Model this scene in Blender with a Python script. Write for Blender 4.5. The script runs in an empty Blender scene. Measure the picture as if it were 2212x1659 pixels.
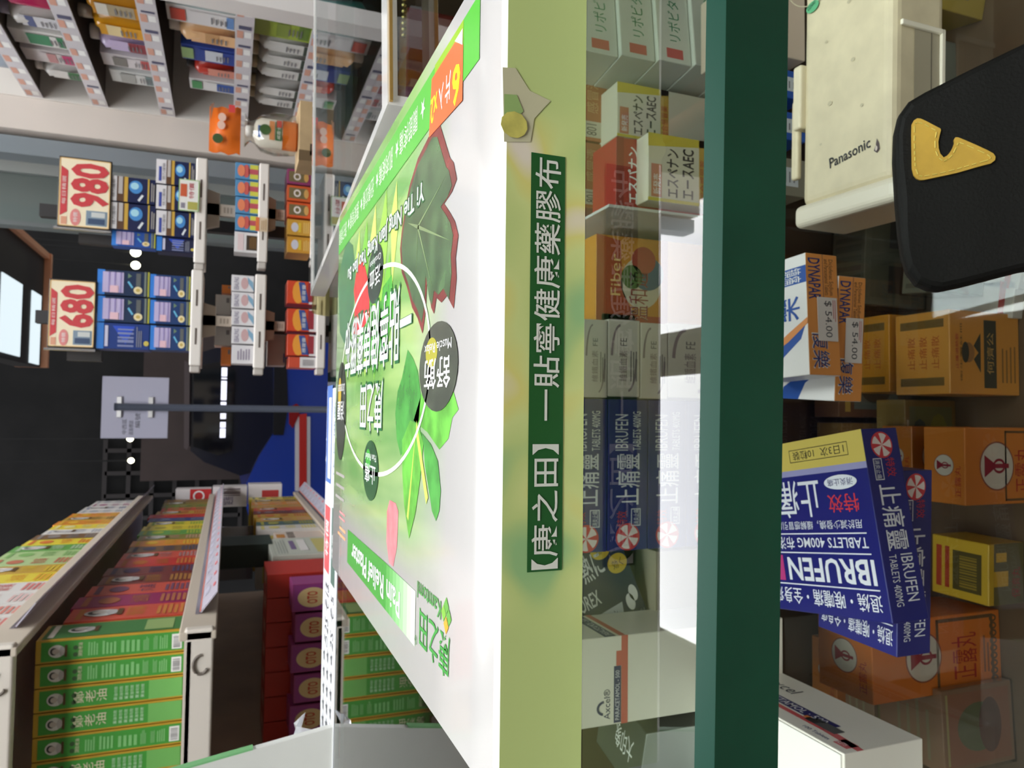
import bpy, bmesh, math, random
from mathutils import Vector as V
random.seed(7)
S = bpy.context.scene
COL = S.collection
ZC = 1.05                      # height of the camera above the floor (m)
# ------------------------------------------------------------------ camera
PITCH, YAW, ROLL, FPX = math.radians(20.95), math.radians(2.62), math.radians(1.59), 1600.0
F = V((math.sin(YAW)*math.cos(PITCH), math.cos(YAW)*math.cos(PITCH), -math.sin(PITCH)))
R0 = V((math.cos(YAW), -math.sin(YAW), 0.0))
U0 = R0.cross(F)
RR = R0*math.cos(ROLL) + U0*math.sin(ROLL)
UU = U0*math.cos(ROLL) - R0*math.sin(ROLL)
cam = bpy.data.cameras.new('camera')
cam.sensor_width = 36.0
cam.lens = 36.0*FPX/2212.0
cam.clip_start, cam.clip_end = 0.005, 60
cam.dof.use_dof = True
cam.dof.focus_distance = 0.17
cam.dof.aperture_fstop = 56
co = bpy.data.objects.new('camera', cam)
COL.objects.link(co)
from mathutils import Matrix
# the photograph was taken with the phone on its side: picture right = down in the shop
m = Matrix((( -UU.x, RR.x, -F.x, 0), (-UU.y, RR.y, -F.y, 0), (-UU.z, RR.z, -F.z, ZC), (0, 0, 0, 1)))
co.matrix_world = m
S.camera = co
# ------------------------------------------------------------------ light / exposure
S.view_settings.view_transform = 'Standard'
S.view_settings.look = 'None'
S.view_settings.gamma = 1
S.view_settings.use_curve_mapping = False
S.view_settings.exposure = 0.55
PANEL_E = 8.0
FILL = 0.45
w = bpy.data.worlds.new('world'); S.world = w
w.use_nodes = True
w.node_tree.nodes['Background'].inputs[0].default_value = (0.93, 0.97, 1.0, 1)
w.node_tree.nodes['Background'].inputs[1].default_value = FILL

# ------------------------------------------------------------------ rays from the picture into the shop (points relative to the lens)
def ray(x, y): return F*FPX + RR*(829.5-y) - UU*(x-1106)
def onY(x, y, c): d = ray(x, y); return d*(c/d.y)
def onX(x, y, c): d = ray(x, y); return d*(c/d.x)
def onZ(x, y, c): d = ray(x, y); return d*(c/d.z)
def onP(x, y, O, N): d = ray(x, y); return d*(O.dot(N)/d.dot(N))

# ------------------------------------------------------------------ materials
def lin(c):
    o = []
    for v in c[:3]:
        v /= 255.0
        o.append(v/12.92 if v <= 0.04045 else ((v+0.055)/1.055)**2.4)
    return (o[0], o[1], o[2], 1.0)
MATS = {}
def M(c, rough=0.45, metal=0.0, noise=0.0, scale=60.0, bump=0.0, spec=0.5, trans=0.0):
    if isinstance(c, bpy.types.Material): return c
    key = (tuple(c), rough, metal, noise, scale, bump, spec, trans)
    if key in MATS: return MATS[key]
    m = bpy.data.materials.new('mat_%d_%d_%d' % tuple(int(v) for v in c[:3])); m.use_nodes = True
    nt = m.node_tree; b = nt.nodes['Principled BSDF']
    b.inputs['Base Color'].default_value = lin(c)
    b.inputs['Roughness'].default_value = rough
    b.inputs['Metallic'].default_value = metal
    b.inputs['Specular IOR Level'].default_value = spec
    if noise or bump:
        tc = nt.nodes.new('ShaderNodeTexCoord'); n = nt.nodes.new('ShaderNodeTexNoise')
        n.inputs['Scale'].default_value = scale; n.inputs['Detail'].default_value = 4
        nt.links.new(tc.outputs['Object'], n.inputs['Vector'])
        if noise:
            mx = nt.nodes.new('ShaderNodeMixRGB'); r = nt.nodes.new('ShaderNodeValToRGB')
            r.color_ramp.elements[0].position = 0.35; r.color_ramp.elements[1].position = 0.65
            nt.links.new(n.outputs['Fac'], r.inputs['Fac']); nt.links.new(r.outputs['Color'], mx.inputs['Fac'])
            l = lin(c)
            mx.inputs['Color1'].default_value = tuple(v*(1-noise) for v in l[:3])+(1,)
            mx.inputs['Color2'].default_value = tuple(min(1, v*(1+noise)) for v in l[:3])+(1,)
            nt.links.new(mx.outputs['Color'], b.inputs['Base Color'])
        if bump:
            bp = nt.nodes.new('ShaderNodeBump'); bp.inputs['Strength'].default_value = bump; bp.inputs['Distance'].default_value = 0.001
            nt.links.new(n.outputs['Fac'], bp.inputs['Height']); nt.links.new(bp.outputs['Normal'], b.inputs['Normal'])
    MATS[key] = m
    return m
def emit(c, e):
    key = ('emit', tuple(c), e)
    if key in MATS: return MATS[key]
    m = bpy.data.materials.new('light_%d_%d_%d' % tuple(int(v) for v in c[:3])); m.use_nodes = True
    b = m.node_tree.nodes['Principled BSDF']
    b.inputs['Base Color'].default_value = lin(c)
    b.inputs['Emission Color'].default_value = lin(c); b.inputs['Emission Strength'].default_value = e
    MATS[key] = m
    return m
def clear(c, base=0.04, k=0.96, rough=0.02, amount=1.0, body=None):
    """clear sheet: tinted see-through plus a Fresnel mirror; body = share of milky diffuse"""
    key = ('clear', tuple(c), base, k, rough, amount, body)
    if key in MATS: return MATS[key]
    m = bpy.data.materials.new('clear_%d_%d_%d' % tuple(int(v) for v in c[:3])); m.use_nodes = True
    nt = m.node_tree; nt.nodes.clear()
    o = nt.nodes.new('ShaderNodeOutputMaterial'); t = nt.nodes.new('ShaderNodeBsdfTransparent'); g = nt.nodes.new('ShaderNodeBsdfGlossy')
    t.inputs['Color'].default_value = lin(c); g.inputs['Roughness'].default_value = rough
    lw = nt.nodes.new('ShaderNodeLayerWeight'); lw.inputs['Blend'].default_value = 0.5
    p = nt.nodes.new('ShaderNodeMath'); p.operation = 'POWER'; p.inputs[1].default_value = 4.0
    a = nt.nodes.new('ShaderNodeMath'); a.operation = 'MULTIPLY_ADD'; a.inputs[1].default_value = k*amount; a.inputs[2].default_value = base*amount
    nt.links.new(lw.outputs['Facing'], p.inputs[0]); nt.links.new(p.outputs[0], a.inputs[0])
    mx = nt.nodes.new('ShaderNodeMixShader')
    nt.links.new(a.outputs[0], mx.inputs['Fac']); nt.links.new(g.outputs[0], mx.inputs[2])
    if body:
        d = nt.nodes.new('ShaderNodeBsdfDiffuse'); d.inputs['Color'].default_value = lin(body[0])
        m2 = nt.nodes.new('ShaderNodeMixShader'); m2.inputs['Fac'].default_value = body[1]
        nt.links.new(t.outputs[0], m2.inputs[1]); nt.links.new(d.outputs[0], m2.inputs[2]); nt.links.new(m2.outputs[0], mx.inputs[1])
    else:
        nt.links.new(t.outputs[0], mx.inputs[1])
    nt.links.new(mx.outputs[0], o.inputs['Surface'])
    MATS[key] = m
    return m
WHITE = (240, 240, 238)

# ------------------------------------------------------------------ mesh builder with printed artwork
GLY = {}
def glyphs(s, bold):
    k = (s, bold)
    if k not in GLY:
        c = bpy.data.curves.new('t', 'FONT'); c.body = s; c.resolution_u = 2; c.offset = bold
        o = bpy.data.objects.new('t', c); me = bpy.data.meshes.new_from_object(o)
        vs = [(v.co.x, v.co.y) for v in me.vertices]; fs = [tuple(p.vertices) for p in me.polygons]
        bpy.data.objects.remove(o); bpy.data.curves.remove(c); bpy.data.meshes.remove(me)
        GLY[k] = (vs, fs)
    return GLY[k]
class Frame:
    def __init__(s, O, R, U, N=None):
        s.O, s.R, s.U = V(O), V(R).normalized(), V(U).normalized()
        s.N = V(N).normalized() if N is not None else s.R.cross(s.U).normalized()
    def p(s, a, b, c=0.0): return s.O + s.R*a + s.U*b + s.N*c
    def top(s, h): return Frame(s.O+s.U*h, s.R, -s.N)
    def right(s, w): return Frame(s.O+s.R*w, -s.N, s.U)
    def left(s, d): return Frame(s.O-s.N*d, s.N, s.U)
    def turn(s, k, w, h):
        """the same face read after k quarter turns counter-clockwise"""
        if k == 1: return Frame(s.p(w, 0), s.U, -s.R)
        if k == 2: return Frame(s.p(w, h), -s.R, -s.U)
        if k == 3: return Frame(s.p(0, h), -s.U, s.R)
        return s
class MB:
    def __init__(s): s.v, s.f, s.fm, s.m = [], [], [], []
    def mi(s, m):
        m = M(m)
        if m not in s.m: s.m.append(m)
        return s.m.index(m)
    def poly(s, pts, m):
        i = len(s.v); s.v += [V(p) for p in pts]; s.f.append(tuple(range(i, i+len(pts)))); s.fm.append(s.mi(m)); return s
    def faces(s, pts, fs, m):
        i = len(s.v); s.v += [V(p) for p in pts]; k = s.mi(m)
        for f in fs: s.f.append(tuple(a+i for a in f)); s.fm.append(k)
        return s
    def hexa(s, P, m, ms={}):
        """P: 8 corners, front BL BR TR TL then back BL BR TR TL"""
        i = len(s.v); s.v += [V(p) for p in P]
        for n, f in (('front', (0, 1, 2, 3)), ('back', (5, 4, 7, 6)), ('top', (3, 2, 6, 7)), ('bottom', (4, 5, 1, 0)), ('right', (1, 5, 6, 2)), ('left', (4, 0, 3, 7))):
            s.f.append(tuple(a+i for a in f)); s.fm.append(s.mi(ms.get(n, m)))
        return s
    def carton(s, fr, w, h, d, m, ms={}):
        return s.hexa([fr.p(0, 0), fr.p(w, 0), fr.p(w, h), fr.p(0, h), fr.p(0, 0, -d), fr.p(w, 0, -d), fr.p(w, h, -d), fr.p(0, h, -d)], m, ms)
    def box(s, x0, x1, y0, y1, z0, z1, m, ms={}):
        return s.hexa([(x0, y0, z0), (x1, y0, z0), (x1, y0, z1), (x0, y0, z1), (x0, y1, z0), (x1, y1, z0), (x1, y1, z1), (x0, y1, z1)], m, ms)
    # printed shapes: lie on a face frame, k = print layer
    def rect(s, fr, a0, b0, a1, b1, m, k=1, e=0.00015):
        return s.poly([fr.p(a0, b0, k*e), fr.p(a1, b0, k*e), fr.p(a1, b1, k*e), fr.p(a0, b1, k*e)], m)
    def shape(s, fr, pts, m, k=1, e=0.00015): return s.poly([fr.p(a, b, k*e) for a, b in pts], m)
    def disc(s, fr, a, b, ra, rb, m, k=1, e=0.00015, n=28, a0=0, a1=2*math.pi):
        return s.poly([fr.p(a+ra*math.cos(a0+(a1-a0)*i/n), b+rb*math.sin(a0+(a1-a0)*i/n), k*e) for i in range(n if a1-a0 > 6.28 else n+1)], m)
    def ring(s, fr, a, b, ra, rb, t, m, k=1, e=0.00015, n=40, a0=0, a1=2*math.pi):
        pts, fs = [], []
        for i in range(n+1):
            th = a0+(a1-a0)*i/n
            pts += [fr.p(a+(ra-t)*math.cos(th), b+(rb-t)*math.sin(th), k*e), fr.p(a+ra*math.cos(th), b+rb*math.sin(th), k*e)]
            if i: fs.append((2*i-2, 2*i-1, 2*i+1, 2*i))
        return s.faces(pts, fs, m)
    def frame(s, fr, a0, b0, a1, b1, t, m, k=1, e=0.00015):
        s.rect(fr, a0, b0, a1, b0+t, m, k, e); s.rect(fr, a0, b1-t, a1, b1, m, k, e)
        s.rect(fr, a0, b0, a0+t, b1, m, k, e); return s.rect(fr, a1-t, b0, a1, b1, m, k, e)
    def text(s, fr, txt, a, b, h, m, wd=None, k=2, e=0.00015, rot=0.0, bold=0.0, align='l', cap=0.72):
        """h = glyph height on the face; wd = width to fit"""
        vs, fs = glyphs(txt, bold)
        if not vs: return s
        x0 = min(p[0] for p in vs); x1 = max(p[0] for p in vs); y0 = min(p[1] for p in vs); y1 = max(p[1] for p in vs)
        sy = h/max(y1-y0, 1e-4); sx = (wd/(x1-x0)) if wd else sy
        W = (x1-x0)*sx; off = {'l': 0, 'c': -W/2, 'r': -W}[align]
        c, sn = math.cos(rot), math.sin(rot)
        pts = []
        for p in vs:
            u, q = (p[0]-x0)*sx+off, (p[1]-y0)*sy
            pts.append(fr.p(a+u*c-q*sn, b+u*sn+q*c, k*e))
        return s.faces(pts, fs, m)
    def lines(s, fr, a0, b0, a1, b1, n, m, k=2, e=0.00015, fill=0.5):
        """small print: n thin lines"""
        st = (b1-b0)/n
        for i in range(n):
            s.rect(fr, a0, b0+i*st, a0+(a1-a0)*random.uniform(.75, 1), b0+(i+fill)*st, m, k, e)
        return s
    def bars(s, fr, a0, b0, a1, b1, n, m, k=2, e=0.00015):
        st = (a1-a0)/n
        for i in range(n): s.rect(fr, a0+i*st, b0, a0+(i+random.uniform(.3, .7))*st, b1, m, k, e)
        return s
    def lathe(s, C, prof, m, n=20, ax=(0, 0, 1), mlist=None, sx=1.0, sy=1.0):
        ax = V(ax).normalized(); t = V((1, 0, 0)) if abs(ax.x) < .9 else V((0, 1, 0))
        e1 = (t - ax*t.dot(ax)).normalized(); e2 = ax.cross(e1); C = V(C)
        pts = [C+ax*z+(e1*sx*math.cos(2*math.pi*i/n)+e2*sy*math.sin(2*math.pi*i/n))*r for r, z in prof for i in range(n)]
        for j in range(len(prof)-1):
            fs = [(j*n+i, j*n+(i+1) % n, (j+1)*n+(i+1) % n, (j+1)*n+i) for i in range(n)]
            if j == 0: base = len(s.v); s.v += pts
            kk = s.mi(mlist[j] if mlist else m)
            for f in fs: s.f.append(tuple(a+base for a in f)); s.fm.append(kk)
        s.f.append(tuple(base+i for i in range(n))[::-1]); s.fm.append(s.mi(mlist[0] if mlist else m))
        s.f.append(tuple(base+(len(prof)-1)*n+i for i in range(n))); s.fm.append(s.mi(mlist[-1] if mlist else m))
        return s
    def tube(s, pts, r, m, n=8):
        pts = [V(p) for p in pts]; base = len(s.v); k = s.mi(m)
        for i, p in enumerate(pts):
            d = (pts[min(i+1, len(pts)-1)]-pts[max(i-1, 0)]).normalized()
            t = V((0, 0, 1)) if abs(d.z) < .9 else V((1, 0, 0)); a = d.cross(t).normalized(); b = d.cross(a)
            s.v += [p+(a*math.cos(2*math.pi*j/n)+b*math.sin(2*math.pi*j/n))*r for j in range(n)]
            if i:
                for j in range(n): s.f.append((base+(i-1)*n+j, base+(i-1)*n+(j+1) % n, base+i*n+(j+1) % n, base+i*n+j)); s.fm.append(k)
        s.f.append(tuple(base+j for j in range(n))); s.fm.append(k); s.f.append(tuple(base+(len(pts)-1)*n+j for j in range(n))); s.fm.append(k)
        return s
    def build(s, name, parent=None, bevel=0.0, seg=2, smooth=False, org=None):
        if XF: s.v = [XF(p) for p in s.v]
        if org is None:
            if parent is not None: org = V(parent['_o'])
            else: org = V((sum(p.x for p in s.v)/len(s.v), sum(p.y for p in s.v)/len(s.v), min(p.z for p in s.v)))
        me = bpy.data.meshes.new(name)
        me.from_pydata([tuple(p-org) for p in s.v], [], s.f)
        for mm in s.m: me.materials.append(mm)
        me.polygons.foreach_set('material_index', s.fm)
        if smooth: me.polygons.foreach_set('use_smooth', [True]*len(s.f))
        me.update()
        o = bpy.data.objects.new(name, me); COL.objects.link(o)
        if parent is not None: o.parent = parent
        else: o.location = org + V((0, 0, ZC))
        o['_o'] = tuple(org)
        if bevel:
            b = o.modifiers.new('bevel', 'BEVEL'); b.width = bevel; b.segments = seg; b.limit_method = 'ANGLE'; b.angle_limit = math.radians(40)
        return o
XF = None                      # places a shelf unit drawn around its own near corner
def thing(name, label, cat, org, group=None):
    if XF: org = XF(V(org))
    o = bpy.data.objects.new(name, None); COL.objects.link(o)
    o.empty_display_size = 0.02
    org = V(org); o.location = org+V((0, 0, ZC)); o['_o'] = tuple(org)
    return tag(o, label, cat, group)
def tag(o, label, cat, group=None):
    o['label'] = label; o['category'] = cat
    if group: o['group'] = group
    return o
def struct(o): o['kind'] = 'structure'; return o
ORD = 'first second third fourth fifth sixth seventh eighth ninth tenth eleventh twelfth thirteenth fourteenth fifteenth sixteenth seventeenth eighteenth nineteenth twentieth'.split()
def ordn(i): return ORD[i] if i < 20 else 'twenty-' + ORD[i-20]
def px_frame(BL, BR, TL, O, yaw=None, tilt=0.0):
    """face frame from three seen corners, the 3-D place of one of them and the way the face looks"""
    if yaw is None:
        Q = onZ(BR[0], BR[1], O.z); a = math.atan2(Q.y-O.y, Q.x-O.x)
    else: a = yaw
    N = V((math.sin(a)*math.cos(tilt), -math.cos(a)*math.cos(tilt), math.sin(tilt)))
    P, T = onP(BR[0], BR[1], O, N), onP(TL[0], TL[1], O, N)
    R = (P-O).normalized(); U = N.cross(R)
    return Frame(O, R, U, N), (P-O).length, (T-O).dot(U)
BLACKISH = (22, 22, 24)
# ================================================================== SETTING
GLZ = -0.0705                                   # counter glass top
def slab(name, x0, x1, y0, y1, z0, z1, m): return struct(MB().box(x0, x1, y0, y1, z0, z1, m).build(name))
slab('floor', -2.2, 2.6, -1.6, 11.0, -ZC-.04, -ZC, M((112, 106, 98), .5, noise=.12, scale=5))
slab('ceiling', -2.2, 2.6, -1.6, 5.0, 1.6, 1.64, M((176, 172, 166), .7, noise=.04, scale=3))
slab('wall_right', 2.6, 2.66, -1.6, 5.0, -ZC, 1.6, M((214, 210, 202), .6, noise=.05, scale=2))
slab('wall_left', -2.26, -2.2, -1.6, 5.0, -ZC, 1.6, M((60, 52, 48), .6, noise=.1, scale=3))
slab('wall_back', -2.2, 2.6, -1.7, -1.6, -ZC, 1.6, M((150, 140, 126), .6, noise=.05, scale=2))
# facade across the street (night)
slab('wall_far', -9, 9, 11.0, 11.1, -ZC, 6, M((28, 26, 26), .8, noise=.3, scale=2))
# beige pillar that ends the cosmetics aisle, with the grey rail of the shop window
pt = onX(230, 205, .665)
slab('wall_end', .622, .74, 1.90, 2.02, -ZC, 1.2, M((206, 196, 186), .5, noise=.03, scale=4))
slab('trim_1', .575, .615, 1.93, 1.99, -ZC, 1.2, M((150, 160, 166), .3, metal=.6))
slab('trim_2', 1.18, 1.27, .6, 4.9, 1.47, 1.6, M((206, 128, 84), .5))
# grey-green shop window behind the hanging racks
def window():
    o = thing('window_1', 'grey-green shop window pane behind the hanging racks', 'window', (.58, 2.3, -ZC)); o['kind'] = 'structure'; del o['label']; del o['category']
    MB().box(.50, .66, 2.30, 2.308, -ZC, 1.0, clear((90, 100, 98), .05, .9, .03, 1, ((140, 152, 148), .55))).build('pane', o)
    mb = MB(); mb.box(.63, .70, 2.28, 2.33, -ZC, 1.0, M((176, 184, 184), .3, metal=.4)); mb.build('stile', o)
    MB().box(.49, .70, 2.28, 2.33, 1.0, 1.04, M((60, 62, 64), .4)).build('head_rail', o)
    MB().box(.488, .50, 2.28, 2.33, -ZC, 1.0, M((92, 98, 98), .4)).build('stile', o)
window()
# light panels of the ceiling (what lights the shop), some added as unseen fill
def ceiling_light(label, x0, x1, y0, y1, e=PANEL_E, col=(250, 252, 255), z=1.598):
    o = thing('ceiling_light', label, 'ceiling light', ((x0+x1)/2, (y0+y1)/2, z-.02), 'flat light panels in the ceiling')
    mb = MB(); P = WHITE
    mb.box(x0-.015, x1+.015, y0-.015, y0, z-.02, z, P); mb.box(x0-.015, x1+.015, y1, y1+.015, z-.02, z, P)
    mb.box(x0-.015, x0, y0, y1, z-.02, z, P); mb.box(x1, x1+.015, y0, y1, z-.02, z, P)
    mb.build('frame', o)
    MB().box(x0, x1, y0, y1, z-.014, z-.002, emit(col, e)).build('diffuser', o)
ceiling_light('right square light panel above the counter, cool white', .355, .86, 2.2, 2.95)
ceiling_light('wide light panel above the counter, left of the square one', -.88, .172, 2.2, 2.95)
ceiling_light('light panel in the ceiling before the cosmetics shelves', .35, .75, .8, 1.9, PANEL_E*1.5)  # unseen panel added to brighten the right-hand shelves and background
ceiling_light('light panel in the ceiling straight above the counter', -1.0, .9, .1, .5, PANEL_E*.45)  # added out of view to light the case, carton fronts and racks
ceiling_light('light panel in the ceiling behind the counter', -.9, .9, -.8, -.15, PANEL_E*1.25)  # unseen fill added for the case and faces turned to the lens
# ================================================================== COUNTER
EY = lambda x: .0977-.026*x                     # near edge of the glass
FARY = .578
TH = .0146
CXL, CXR = -.56, .56
ctr = thing('display_counter', 'glass-topped display counter with thick dark green front edge', 'counter', (0, .33, -ZC))
def glass_top():
    top = clear((236, 242, 236), .045, .95, .012); und = clear((250, 252, 250), 0.0, 0.0); side = clear((120, 190, 160), .04, .5, .05, 1, ((60, 120, 95), .5))
    green = M((12, 66, 46), .12, noise=.12, scale=40, spec=.6); bev = M((22, 66, 52), .3, spec=.3)
    mb = MB(); b = .0022
    xs = [CXL, CXR]
    def P(x, dy, z): return V((x, EY(x)+dy, z))
    z0, z1 = GLZ-TH, GLZ
    mb.poly([P(CXL, b, z1), P(CXR, b, z1), (CXR, FARY-b, z1), (CXL, FARY-b, z1)], top)
    mb.poly([P(CXL, 0, z0), (CXL, FARY, z0), (CXR, FARY, z0), P(CXR, 0, z0)], und)
    mb.poly([P(CXL, 0, z0), P(CXR, 0, z0), P(CXR, 0, z1-b), P(CXL, 0, z1-b)], green)
    mb.poly([P(CXL, 0, z1-b), P(CXR, 0, z1-b), P(CXR, b, z1), P(CXL, b, z1)], bev)
    mb.poly([(CXR, FARY, z0), (CXL, FARY, z0), (CXL, FARY, z1-b), (CXR, FARY, z1-b)], side)
    mb.poly([(CXL, FARY-b, z1), (CXR, FARY-b, z1), (CXR, FARY, z1-b), (CXL, FARY, z1-b)], bev)
    for x, r in ((CXL, 1), (CXR, 0)):
        q = [P(x, 0, z0), (x, FARY, z0), (x, FARY, z1), P(x, 0, z1)]
        mb.poly(q[::-1] if r else q, side)
    mb.build('glass_top', ctr)['label'] = 'clear thick glass with dark green polished edge'
glass_top()
BR = M((74, 56, 42), .5, noise=.15, scale=8)
MB().box(CXL, CXR, FARY-.022, FARY-.004, -ZC+.06, GLZ-TH, BR).build('back_panel', ctr)
for x in (CXL, CXR-.018): MB().box(x, x+.018, .13, FARY-.022, -ZC+.06, GLZ-TH, BR).build('end_panel', ctr)
MB().box(CXL+.018, CXR-.018, .14, FARY-.022, -.63, -.6, M((92, 72, 54), .45, noise=.15, scale=8)).build('base_board', ctr)
MB().box(CXL, CXR, .16, FARY-.004, -ZC, -ZC+.06, M((40, 36, 34), .6)).build('plinth', ctr)
SHZ = -.37
def glass_shelf():
    mb = MB(); t = clear((249, 251, 249), .045, .9, .02); u = clear((251, 252, 251), 0, 0); s = clear((80, 140, 116), .04, .4, .05, 1, ((50, 96, 78), .6))
    x0, x1, y0, y1, z0, z1 = CXL+.019, CXR-.019, .243, FARY-.024, SHZ-.006, SHZ
    mb.box(x0, x1, y0, y1, z0, z1, s, {'top': t, 'bottom': u}); mb.build('glass_shelf', ctr)
glass_shelf()
# far edge paper strip, printed
def paper_strip():
    m = MB(); z = GLZ+.0004
    x0, x1, y0, y1 = -.30, .018, .503, .572
    m.box(x0, x1, y0, y1, GLZ+.0001, z, M((238, 240, 244), .35))
    f = Frame((x0, y0, z), (1, 0, 0), (0, 1, 0))
    X = lambda y: onZ(706, y, z).x - x0
    L = y1-y0
    m.rect(f, X(1040), L*.55, X(835), L*.97, (40, 96, 176)); m.rect(f, X(1030), L*.6, X(860), L*.8, WHITE, 2)
    m.text(f, '店長推薦', X(1020), L*.15, L*.28, (150, 160, 176), X(870)-X(1020))
    m.rect(f, X(1235), L*.55, X(1090), L*.95, (206, 48, 56)); m.text(f, '特價', X(1200), L*.62, L*.24, WHITE, X(1120)-X(1200))
    m.rect(f, X(1245), L*.12, X(1085), L*.42, (44, 84, 70)); m.text(f, '精選', X(1190), L*.16, L*.2, WHITE, X(1140)-X(1190))
    m.text(f, 'ろ25 そほ', X(1400), L*.5, L*.3, (60, 62, 68), X(1255)-X(1400)); m.text(f, '2S そ5', X(1380), L*.12, L*.24, (60, 62, 68), X(1265)-X(1380))
    for i in range(16):
        yy = 1420+i*13
        m.text(f, '★', X(yy), L*(.15+.28*(i % 3)), L*.17, (86, 88, 94))
    tag(m.build('price_strip'), 'white printed paper strip lying along the far edge of the counter glass', 'paper strip')
paper_strip()
def tape():
    m = MB(); O = onZ(684, 1606, -.066); random.seed(3)
    cm = clear((244, 246, 250), .2, .8, .08, 1, ((240, 242, 246), .5))
    n = 5; P = [[O+V(((i-2)*.007, (j-2)*.012, random.uniform(0, .019))) for j in range(n)] for i in range(n)]
    for i in range(n-1):
        for j in range(n-1): m.poly([P[i][j], P[i+1][j], P[i+1][j+1], P[i][j+1]], cm)
    tag(m.build('tape_scrap'), 'crumpled clear tape scrap at the left end of the paper strip', 'tape')
tape()
# pale board standing at the left end of the counter
def board():
    o = thing('display_board', 'pale grey upright board with green rim standing left on the counter', 'board', (-.33, .505, GLZ))
    L = lambda z: -.2045-.15*(z-GLZ)              # the right edge leans a little
    def sl(w0, w1, z0, z1, y0, y1, m):
        return MB().hexa([(L(z0)-w0, y0, z0), (L(z0)-w1, y0, z0), (L(z1)-w1, y0, z1), (L(z1)-w0, y0, z1), (L(z0)-w0, y1, z0), (L(z0)-w1, y1, z0), (L(z1)-w1, y1, z1), (L(z1)-w0, y1, z1)], m)
    sl(.26, .0012, GLZ, .33, .504, .510, M((206, 208, 202), .5, noise=.05, scale=9)).build('panel', o)
    sl(.0012, 0, GLZ+.05, .33, .504, .510, M((116, 178, 120), .4)).build('edge_strip', o)
board()
# clear acrylic tray to the right of the box
def tray():
    o = thing('acrylic_tray', 'clear acrylic tray with bright polished rim behind the green box', 'tray', (.26, .44, GLZ))
    A, B = onZ(840, 243, -.06), onZ(673, 652, -.06)         # near-left and far-left corners
    A.x += .004; B.x += .006
    d = (B-A).normalized(); r = V((d.y, -d.x, 0)); W = .40
    cm = clear((222, 226, 228), .05, .95, .012); un = clear((236, 240, 242), 0, 0)
    rim = clear((250, 248, 238), .2, .8, .03, 1, ((250, 250, 246), .75)); gold = M((208, 170, 96), .15, metal=.7)
    L = (B-A).length; t = .003
    def slabp(a0, a1, b0, b1, z0, z1, mm, ms={}):
        P = lambda a, b, z: A+r*a+d*b+V((0, 0, z-A.z))
        return MB().hexa([P(a0, b0, z0), P(a1, b0, z0), P(a1, b0, z1), P(a0, b0, z1), P(a0, b1, z0), P(a1, b1, z0), P(a1, b1, z1), P(a0, b1, z1)], mm, ms)
    slabp(.004, W, .0112, L-.006, -.06-t, -.0602, un, {'top': cm}).build('floor_sheet', o)
    slabp(0, W, -.001, .011, -.0605-t, -.0592, rim).build('rim', o)
    slabp(0, W, L-.0055, L+.001, GLZ+.0002, -.0592, rim).build('rim', o)
    slabp(-.001, .0035, -.001, L+.001, GLZ+.0002, -.0592, rim).build('rim', o)
    slabp(0, W, -.0028, -.0012, -.0612, -.0598, gold).build('gold_line', o)
    # curled corner that hangs over the far edge
    m = MB(); yl = clear((236, 228, 176), .06, .8, .05, 1, ((222, 214, 160), .35))
    n = 8; pr = []
    for i in range(n+1):
        a = i/n*math.pi*.5
        pr.append((.012*math.sin(a), -.0605-.024*(1-math.cos(a))))
    for i in range(n):
        (u, z), (u2, z2) = pr[i], pr[i+1]
        P = lambda a, b, zz: A+r*a+d*b+V((0, 0, zz-A.z))
        m.poly([P(-.014, L+.002+u, z), P(.012, L+.002+u, z), P(.012, L+.002+u2, z2), P(-.014, L+.002+u2, z2)], yl)
    m.build('curled_corner', o, smooth=True)
tray()
# things seen through the glass under the tray: bead chain and a red packet
def beads():
    m = MB(); g = M((214, 190, 120), .2, metal=.8)
    for i in range(16):
        C = onZ(873, 76-i*13, -.098)
        m.lathe(C, [(.0004, -.0016), (.0014, -.0009), (.0017, 0), (.0014, .0009), (.0004, .0016)], g, 8)
    tag(m.build('bead_chain', smooth=True), 'thin golden bead chain hanging under the counter glass', 'chain')
beads()
tag(MB().box(.215, .30, .525, .55, SHZ+.0005, -.115, (116, 38, 32), {'top': (120, 84, 44)}).build('gift_carton', bevel=.002), 'tall red and gold carton under the glass behind the white green-lettered stack', 'carton')

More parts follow.
